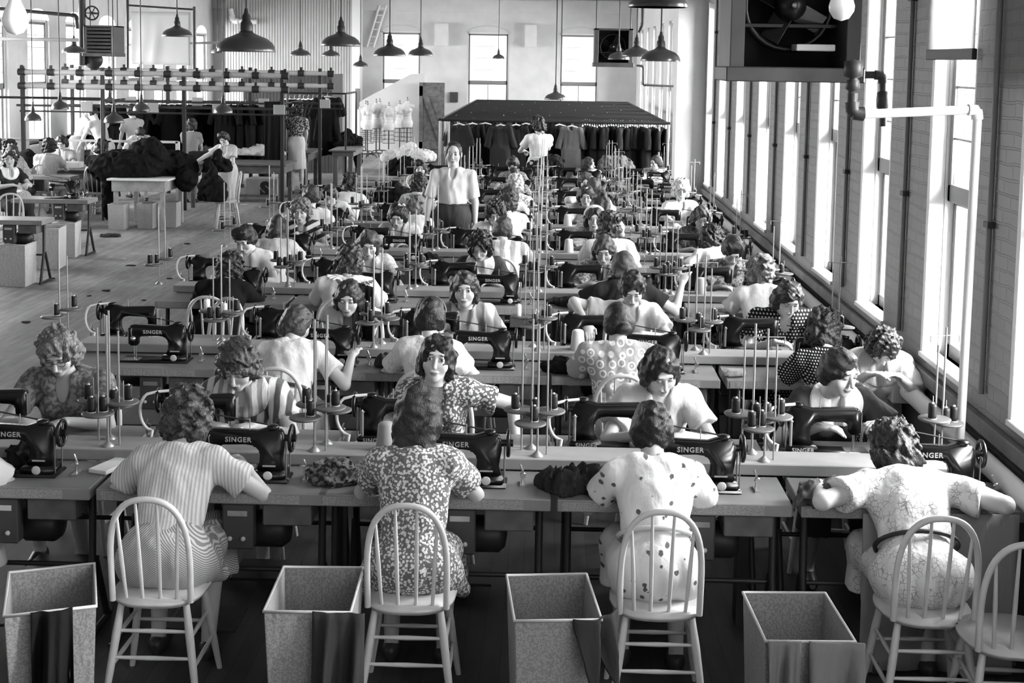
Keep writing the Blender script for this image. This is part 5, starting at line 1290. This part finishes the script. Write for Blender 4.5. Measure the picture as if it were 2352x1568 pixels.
for i, (px, pyt, Y, sc, lb) in enumerate(((840, 230, 36.6, .97, 'leftmost canvas dress form in the group'), (844, 231, 35.4, .95, 'canvas dress form in front at the far left of the group'), (864, 226, 35.8, .98, 'tall dress form third from the left'), (872, 225, 36.9, .98, 'dress form at the back, half hidden between two others'),
                        (893, 234, 35.6, .95, 'short dress form in the middle of the group'), (918, 230, 36.8, .97, 'dress form standing back, second from the right'), (935, 222, 35.9, 1.0, 'biggest and palest dress form at the right of the group'))):
    p = atY(px, 300, Y); z = atY(px, pyt, Y).z; P_man.put((p.x, Y, 0), rd.uniform(-.4, .4), lb, 'canvas dress forms by the door', z/1.62)

a = atY(302, 26, 27.0); b = atY(438, 150, 27.0)
drape('hanging_sheet', 'bright white sheet hanging in the pipe frame before the far left windows', [(a.x, 27.0, a.z), (b.x, 27.0, a.z)], a.z-b.z, .7, sway=.05, seed=77, m_=M_blind)
# ------------------------------------------------------------------ the other department at the left
def table2(name, lb, pL, pR, Z, depth, top_m, leg_m, apron=.12, leg=.05, cat='table', low=False):
    a = atZ(*pL, Z); b = atZ(*pR, Z); w = b.x-a.x; Y = (a.y+b.y)/2
    t = E(name, lb, cat, (a.x+w/2, Y+depth/2, 0), 0)
    O('tabletop', MB().box(-w/2-.03, w/2+.03, -depth/2-.03, depth/2+.03, Z-.03, Z, .005), top_m, t)
    O('apron', MB().box(-w/2+.03, w/2-.03, -depth/2+.02, depth/2-.02, Z-.03-apron, Z-.03, .003), leg_m, t)
    for sx in (-1, 1):
        for sy in (-1, 1): x = sx*(w/2-.05-leg/2); y = sy*(depth/2-.04-leg/2); O('leg', MB().box(x-leg/2, x+leg/2, y-leg/2, y+leg/2, 0, Z-.03, .004), leg_m, t)
    if low:
        for sy in (-1, 1): O('low_rail', MB().box(-w/2+.08, w/2-.08, sy*(depth/2-.08)-.015, sy*(depth/2-.08)+.015, .12, .16), leg_m, t)
    return t, (a.x, b.x, Y)
pale = mat('pale_deal', .36, .6, var=.2, vscale=10)
tb, (xa_, xb_, Yt) = table2('work_table', 'pale wooden table carrying a big heap of black cloth', (246, 411), (386, 411), .80, 1.15, M_white, pale, .17, .065)
def heap2(px, py, Z, sx, sy, h, g_, lb, seed, extra=(), vox=.02, m_=None):
    p = atZ(px, py, Z); rr = random.Random(seed)
    bl = [((rr.uniform(-.35, .35)*sx, rr.uniform(-.35, .35)*sy, h*.25), (sx*.36, sy*.36, h*.5)) for _ in range(7)]+[((0, 0, h*.5), (sx*.26, sy*.3, h*.62)), ((sx*.05, 0, h*.9), (sx*.12, sy*.2, h*.3))]+list(extra)
    zl = min([-.02]+[c[2]-r_[2] for c, r_ in extra])-.04
    o = O('cloth_heap', heap((-sx*.8, -sy*.8, zl), (sx*.8, sy*.8, h*1.4+.05), bl, vox, seed, amp=.03, f=24, floor=None if extra else .002), m_ or solid(g_)); o.location = (p.x, p.y, Z+.003)
    return tag(o, lb, 'cloth', 'cloth heaps in the left department')
heap2(338, 404, .80, 1.30, .70, .52, .010, 'big heap of black cloth spilling over the pale table', 71, extra=[((-.56, -.1, -.15), (.10, .25, .28)), ((-.60, -.1, -.45), (.07, .15, .25)), ((.60, .1, -.05), (.16, .3, .2))])
P_chair.put(tuple(atZ(228, 436, .45).xy)+(0,), PI*.0-.1, 'empty bow-back chair with its back to us left of the pale table')
q = atZ(521, 461, .45); P_chair.put((q.x, q.y, 0), PI/2+.35, 'bow-back chair under the black cloth the standing girl holds')
heap2(487, 462, .46, .36, .34, .50, .010, 'black cloth thrown over the chair back beside the standing girl', 72)
table2('cutting_table', 'long dark table with pale cloth behind the standing girl', (432, 374), (652, 379), .80, 1.0, M_dwood, M_dwood, .14, .07, low=True)
heap2(590, 356, .80, 1.1, .5, .16, .5, 'pale cloth spread on the long dark table', 73)
heap2(455, 350, .80, .9, .4, .12, .45, 'pale paper bundle at the left of the long dark table', 74)
tag(O('cardboard_box', MB().box(-.2, .2, -.12, .12, 0, .16, .005), solid(.02)), 'dark open box standing on the long dark table', 'box').location = tuple(atZ(462, 368, .80).xy)+(.802,)
table2('work_table', 'dark table left of the tables by the mannequins', (655, 350), (712, 350), .80, 1.3, M_dwood, M_dwood, .15, .08)
table2('work_table', 'grey wooden table with black cloth before the dress forms', (755, 346), (818, 344), .80, 1.4, mat('grey_board', .2, .6), mat('grey_board', .2, .6), .1, .09)
heap2(797, 333, .80, .55, .8, .30, .012, 'black cloth heap on the grey wooden table', 75, extra=[((.25, 0, -.2), (.1, .2, .3))])
heap2(700, 328, .80, .6, .5, .15, .3, 'mixed pale scraps on the dark table by the rail', 76, m_=C('print', .5, .08, .5))
table2('work_table', 'table behind the dark table, heaped with white cloth', (690, 306), (765, 306), .80, .9, M_dwood, M_dwood, .12, .08)
heap2(725, 300, .80, .7, .5, .22, .6, 'crumpled white cloth behind the dark table', 77)
heap2(940, 370, .02, 1.1, .8, .42, .5, 'crumpled white paper heap on the floor before the dress forms', 78)
# crate with a stencilled letter
a = atZ(565, 455, .02); b = atZ(640, 455, .02); h_ = (455-407)/(F_PX/a.y)
c = E('crate', 'grey wooden crate marked with a big letter S', 'crate', ((a.x+b.x)/2, a.y+.25, 0)); w = (b.x-a.x)/2
O('body', MB().box(-w, w, -.25, .25, 0, h_, .006), mat('crate_board', .34, .7, var=.15), c)
O('stencil_letter', text_mesh('S', .36, M=T(.06, -.252, h_*.5-.12) @ RX(PI/2), bold=.07), mat('stencil', .02, .7), c, 'bold dark letter S')
# hanging black cloth near the post, and black coat on the pipe rack
a = atY(607, 233, 24.45); b = atY(651, 233, 24.45)
drape('hanging_cloth', 'long black cloth hanging down above the lettered crate', [(a.x, 24.45, a.z), (b.x, 24.45, b.z)], a.z-atY(620, 388, 24.45).z, .010, seed=21, sway=.03)
def piperack(lb, pxs, pyt, Y, Zb=0, m_=M_iron, r=.02, deep=0):
    a = atY(pxs[0], pyt, Y); b = atY(pxs[1], pyt, Y); t = E('pipe_rack', lb, 'rack', (a.x, Y, 0), 0)
    O('top_bar', MB().tube([(0, 0, a.z), (b.x-a.x, 0, a.z)], r, 8), m_, t)
    for x in (0, b.x-a.x): O('post', MB().tube([(x, 0, Zb), (x, 0, a.z)], r, 8), m_, t)
    if deep:
        for x in (0, b.x-a.x): O('rail', MB().tube([(x, 0, a.z), (x, deep, a.z)], r, 8), m_, t); O('post', MB().tube([(x, deep, 0), (x, deep, a.z)], r, 8), m_, t)
    return t
piperack('pipe rack carrying the black coat left of the dress forms', (660, 794), 213, 27, deep=1.5)
co = hanger_dress('black coat hanging alone on the pipe rack left of the dress forms', None, 91, .015, .62, .95); co.location = atY(752, 219, 26.95)
piperack('pipe frame in front of the dark hanging clothes, left department', (235, 648), 232, 24.5, deep=2.0)
piperack('far left pipe frame before the windows', (-60, 233), 222, 21.0)
# pale low rail frame across the left department
a = atY(-20, 318, 22.8); b = atY(409, 321, 22.8); t = E('rail_frame', 'pale wooden rail frame running across the left department', 'rail', (a.x, 22.8, 0)); L = b.x-a.x
O('rail', MB().box(0, L, -.02, .02, a.z-.03, a.z+.01), M_board, t)
for px in (95, 251, 408): x = atY(px, 320, 22.8).x-a.x; O('post', MB().box(x-.035, x+.035, -.02, .02, 0, a.z), M_board, t)
# frames with long tubes (line shafting with guards)
def shafts(lb, px0, px1, py, Y, posts):
    a = atY(px0, py, Y); b = atY(px1, py+12, Y); t = E('shaft_frame', lb, 'machine frame', (a.x, Y, 0), 0); L = b.x-a.x
    for z in (a.z, a.z-.24):
        n = 9
        for i in range(n): O('tube', MB().tube([(L*i/n+.04, 0, z), (L*(i+1)/n-.04, 0, z)], .048, 12), mat('pale_tube', .40, .5), t)
        for i in range(n+1): O('clamp', MB().tube([(L*i/n-.06, 0, z), (L*i/n+.06, 0, z)], .062, 10).box(L*i/n-.02, L*i/n+.02, -.02, .02, z, z+.12), M_iron, t)
    for px in posts: x = atY(px, py, Y).x-a.x; O('post', MB().box(x-.03, x+.03, -.03, .03, 0, a.z+.1), M_iron, t)
    O('long_beam', MB().box(-.1, L+.2, -.02, .02, a.z-.60, a.z-.56), M_iron, t); O('long_beam', MB().box(-.1, L+.2, .12, .15, a.z-.70, a.z-.67), M_iron, t)
    for k in (.25, .5, .75, .98): O('switch_plate', MB().box(L*k-.1, L*k+.1, -.07, -.03, a.z-.67, a.z-.5, .005), mat('switch_tin', .3, .4), t)
    return t
shafts('near overhead frame of long pale tubes with black clamps, left department', 50, 655, 165, 22.6, (51, 235, 422, 648))
shafts('rear overhead frame of long pale tubes with black clamps, left department', 150, 760, 160, 25.4, (165, 385, 575, 735))
# dark board partition with clothes
a = atY(558, 163, 30.5); b = atY(763, 165, 30.5)
m = MB(); n_ = 26
for i in range(n_): m.box((b.x-a.x)*i/n_+.004, (b.x-a.x)*(i+1)/n_-.004, 0, .06, 0, a.z-.08, .004)
t = E('board_screen', 'tall dark board screen behind the tubes in the left department', 'screen', (a.x, 30.5, 0)); O('boards', m, mat('dark_boards', .05, .6, var=.2), t); O('cap_rail', MB().box(-.03, b.x-a.x+.03, -.03, .09, a.z-.08, a.z), mat('dark_boards', .05, .6, var=.2), t)
O('side_return', MB().box(b.x-a.x-.06, b.x-a.x, .06, 1.6, 0, a.z-.05), mat('dark_boards', .05, .6, var=.2), t)
pc = [Proto(lambda s=s: hanger_dress('black garment hanging on the pipe frame in the left department', 'black garments on the left pipe frames', 100+s, .010, .5, 1.25)) for s in range(3)]
for i in range(30):
    px = 250+(600-250)*i/29; Y = 25.0+rd.uniform(0, 1.2); p = atY(px, 240, Y); pc[i % 3].put((p.x, Y, atY(px, 236, Y).z), rd.uniform(-.9, .9)+(PI/2 if i % 2 else 0), group='black garments on the left pipe frames')
for i in range(10):
    px = 655+(750-655)*i/9; Y = 28+rd.uniform(0, 1); p = atY(px, 240, Y); pc[i % 3].put((p.x, Y, atY(px, 225, Y).z), rd.uniform(-.9, .9), 'black garment hanging in front of the tall board screen', 'black garments before the board screen')
# cutting tables at the back left, under the bending workers
table2('cutting_table', 'long pale cutting table under the two bending workers', (178, 328), (470, 336), .85, 1.2, M_board, M_dwood, .12, .08)
table2('cutting_table', 'pale cutting table at the far left edge, before the windows', (115, 345), (170, 346), .80, 1.0, M_board, M_dwood, .12, .08)
table2('work_table', 'dark work table between the two seated backs, left department', (95, 388), (235, 390), .76, 1.0, M_dwood, M_dwood, .14, .08)
tag(O('pattern_box', bev(MB().box(-.18, .18, -.13, .13, 0, .1), .005, 1, smooth=False), mat('box_pale', .4, .6)), 'pale shallow box between the two seated backs, left department', 'box').location = tuple(atZ(163, 385, .76).xy)+(.762,)
heap2(185, 338, .80, .5, .3, .32, .012, 'black heap on the cutting table left of the bending workers', 80)
heap2(190, 345, .76, .9, .35, .16, .3, 'pale grey cloth across the table behind the seated women', 81)
heap2(60, 385, .76, .7, .35, .25, .012, 'black cloth heap in front of the women at the left edge', 82)
# sewing places at the left edge
def place(px, py, lb, rz=0.0, mlb=None, kind=0):
    p = atZ(px, py, .76); P_table.put((p.x, p.y, 0), rz, lb)
    if mlb: P_mN.put((p.x+.05*math.cos(rz), p.y+.2, .76), rz, mlb)
place(100, 458, 'dark sewing table at the left behind the pale crates', 0, 'black sewing machine on the table at the left edge, lamp rod above')
place(-20, 505, 'sewing table cut by the left edge beside the bow-back chair', 0)
place(120, 400, 'sewing table in front of the light-dressed back, left department', PI, None)
# bins on the aisle
def bin_pale():
    t = bin_(.36, .40, .56, .94)
    for c_ in t.children:
        if c_.name.startswith('body'): c_.data.materials.clear(); c_.data.materials.append(cloth('print', .52, .40, 1.6))
    return t
P_bin2 = Proto(bin_pale)
for px, py, rz, sc, lb in ((40, 556, 0, 1.0, 'speckled bin at the left edge of the aisle, nearest'), (113, 524, .1, 1.05, 'wide speckled bin right of the nearest one in the aisle'), (153, 503, .1, .95, 'speckled bin behind the wide one in the aisle'),
                           (272, 452, 0, .8, 'bin under the left side of the pale table'), (338, 450, 0, .8, 'bin under the middle of the pale table'), (392, 448, 0, .8, 'bin under the right side of the pale table')):
    p = atZ(px, py, .5); P_bin2.put((p.x, p.y, 0), rz+PI/2*0, lb, 'speckled bins in the left department', sc*.88)
for i, (px, rz) in enumerate(((248, .3), (262, -.4))):
    p = atZ(px, 538, .04); g = Grid((-.06, -.15, 0), (.06, .15, .09), .008); g.cap((0, -.09, .03), (0, .08, .025), .035, .03, .02); g.ell((0, -.06, .07), (.025, .05, .04), .01, op='s'); g.cutz(.002, False)
    o = O('shoe', npmesh('shoe', *g.surf()), mat('shoe_leather', .03, .4)); o.location = (p.x, p.y, 0); o.rotation_euler = (0, 0, rz-1.3); tag(o, ['left one of the pair of dark shoes left standing on the aisle floor', 'right one of the pair of dark shoes left standing on the aisle floor'][i], 'shoe')
# ---- people on their feet and at the left
def standing(px, py, Y, who, rz, lb=None, hgt=None, **k):
    Zt = atY(px, py, Y).z; p = atY(px, py, Y); a = k.get('lean', .05); S = k.get('size', 1.0)
    h0 = .93+.485*math.cos(a)+.135*math.cos(a+.1)+.115
    S2 = (Zt-.0-.93*1.0)/(h0-.93); tall = 1.0
    f = Zt/h0; k['size'] = min(1.12, max(.9, f)); k['tall'] = (Zt-(h0-.93)*k['size'])/.93
    P = dict(stand=True, pitch=.2, top=solid(.6), skirt=None, hair=('short', .03), lod=2); P.update(k)
    off = .485*math.sin(a)+.135*math.sin(a+.1)
    hx, hy = p.x-off*-math.sin(rz), Y-off*math.cos(rz)
    return person('person', who, lb or who, (hx, hy, 0), rz, P, 'person')
standing(1042, 327, 13.95, 'man standing', PI, 'man in light short-sleeved shirt standing in the aisle, looking at the camera', man=True, top=solid(.55), skirt=solid(.05), hair=('man', .02), pitch=.12, yaw=0, lean=.0, w=1.14, fat=1.1, eyes='open', lod=1, sleeve=.85, belly=1.25,
         hands=[(.30, .12, .80), (-.26, .05, .74)], poles=[(1, -.6, -.2), (-1, -.6, -.2)], vneck=.04, belt=.03)
standing(1237, 270, 21.6, 'woman at the rack', .35, 'dark-haired woman in white blouse and skirt reaching into the long garment rack', top=solid(.7), skirt=solid(.6), hair=('curly', .02), pitch=.35, yaw=.5, lean=.04, w=1.15, hem=.5, hands=[(.1, .42, 1.28), (-.12, .38, 1.2)], poles=[(1, -.3, -.8), (-1, -.3, -.8)])
standing(2030, 750, 7.55, 'woman leaning', PI-.12, 'woman in white blouse and checked vest standing bent over cloth in her hands', top=solid(.72), skirt=solid(.72), hair=('curly', .016), pitch=1.0, yaw=0, lean=.62, w=1.0, fat=1.0, lod=0, vneck=.1, collar=C('check', .6, .2, 2.5),
         hands=[(.10, .50, .93), (-.08, .50, .93)], poles=[(.8, -.4, -.9), (-.8, -.4, -.9)], sleeve=.9, puff=.8)
standing(515, 303, 21.3, 'girl standing', PI-.15, 'girl in light dress standing with black cloth over her arm, left department', top=solid(.45), hair=('top', .04), pitch=.6, lean=.2, w=.95, hem=.35, hands=[(.48, .22, .95), (.0, .3, .9)], poles=[(1, -.1, -.5), (-1, -.2, -.6)], lod=1)
heap2(500, 395, .86, .34, .3, .3, .010, 'black cloth in the hands of the standing girl', 84)
standing(203, 240, 24.9, 'white-shirted worker', -1.0, 'dark-haired worker in white shirt bending behind the other at the cutting table', man=True, top=solid(.7), skirt=solid(.3), hair=('man', .02), pitch=.6, lean=.35, hands=[(.15, .5, 1.0), (-.1, .5, 1.0)])
standing(217, 247, 24.2, 'grey-shirted worker', .9, 'worker in grey shirt and pale trousers leaning far over the cutting table', man=True, top=solid(.45), skirt=solid(.55), hair=('man', .02), pitch=.5, lean=.5, hands=[(.15, .6, .95), (-.15, .62, .95)])
standing(440, 275, 24.0, 'woman in checked dress', 0, 'woman in dark checked dress standing with her back turned before the garments', top=C('check', .15, .25, 2), hair=('curly', .03), pitch=.3, lean=.15, hem=.5)
standing(303, 240, 24.6, 'person in pale shirt', .8, 'person in pale shirt standing among the black garments, left department', top=solid(.45), hair=('short', .02), lean=.05)
standing(585, 245, 26.4, 'worker', 1.2, 'worker in grey shirt bending among dark clothes, right of the work lamps', man=True, top=solid(.38), skirt=solid(.03), hair=('short', .02), lean=.4, pitch=.5)
standing(683, 238, 25.8, 'flowered dress', 0, 'woman in dark flowered blouse and white skirt standing with her back turned', top=C('floral', .05, .4, .7), skirt=solid(.6), hair=('curly', .02), lean=.1, hem=.5)
standing(322, 290, 23.6, 'stooping worker', PI+.3, 'stooping dark-haired worker in striped shirt behind the black heap', top=C('stripe', .45, .3), hair=('short', .015), pitch=1.1, lean=.7, hands=[(.3, .6, .95), (-.1, .5, .95)])
standing(562, 262, 26.8, 'face', PI, 'person with raised arm half hidden among dark clothes', top=solid(.05), hair=('short', .03), lean=.2, pitch=.2)
def sit2(px, py, Y, who, rz, **k):
    p = atY(px, py, Y); a = k.get('lean', .2); off = .485*math.sin(a)+.135*math.sin(a+.1)
    P = dict(pitch=.3, top=solid(.5), hair=('short', .03), lod=2, lean=a, size=1.0); P.update(k)
    person('person', who, who, (p.x+off*math.sin(rz), Y-off*math.cos(rz), 0), rz, P, 'person')
    if k.get('ch', True): P_chair.put((p.x+off*math.sin(rz)+.03*math.sin(rz), Y-off*math.cos(rz)-.03*math.cos(rz), 0), rz, 'bow-back chair under the '+who)
sit2(112, 326, 21.3, 'woman in pale speckled blouse sitting with her back turned, left department', 0, top=C('print', .5, .42), hair=('curly', .02), w=1.15)
sit2(232, 326, 21.3, 'woman in dark sweater sitting with her back turned', 0, top=solid(.03), hair=('curly', .02), w=1.15, sleeve=1.6)
sit2(143, 318, 22.4, 'dark-haired woman facing the pale speckled blouse', PI, top=solid(.3), hair=('wavy', .02), pitch=.6)
sit2(22, 372, 18.6, 'woman with parted dark hair glancing back at the left edge', -2.3, top=solid(.03), hair=('wavy', .02), eyes='open', pitch=.05, yaw=-.5, collar=solid(.7), ch=False, lod=1)
P_chair.put(tuple(atZ(20, 520, .45).xy)+(0,), .5, 'bow-back chair with a cushion of dark cloth at the left edge')
sit2(28, 346, 19.8, 'woman with a hair bow looking up at the left edge', -2.6, top=C('print', .5, .3), hair=('wavy', .02), eyes='open', pitch=.1, bow=(.03, 0, .12))
sit2(22, 330, 20.9, 'dark-haired woman at the back of the left-edge group', -2.6, top=solid(.4), hair=('curly', .02))
sit2(-12, 318, 21.6, 'dark head cut off by the left edge', -2.6, top=solid(.4), hair=('curly', .02))

# scraps dropped on the aisle floor
sc = random.Random(12)
for i, (px, py) in enumerate(((150, 720), (245, 668), (205, 680), (285, 595), (330, 690), (120, 640), (440, 500), (430, 560), (60, 740), (560, 470), (300, 610), (390, 640))):
    p = atZ(px, py, .0); w = sc.uniform(.03, .08); g_ = (.02, .6)[i % 3 == 0]
    pts = [(w*sc.uniform(.5, 1)*math.cos(a), w*sc.uniform(.4, 1)*math.sin(a)) for a in np.linspace(0, 2*PI, 8)[:-1]]
    o = O('fabric_scrap', MB().prism(pts, 'z', .001, .008), solid(g_)); o.location = (p.x, p.y, 0); tag(o, '%s fabric scrap dropped on the bare aisle floor' % ('pale' if g_ > .1 else 'dark'), 'scrap', '%s fabric scraps on the aisle floor' % ('pale' if g_ > .1 else 'dark'))
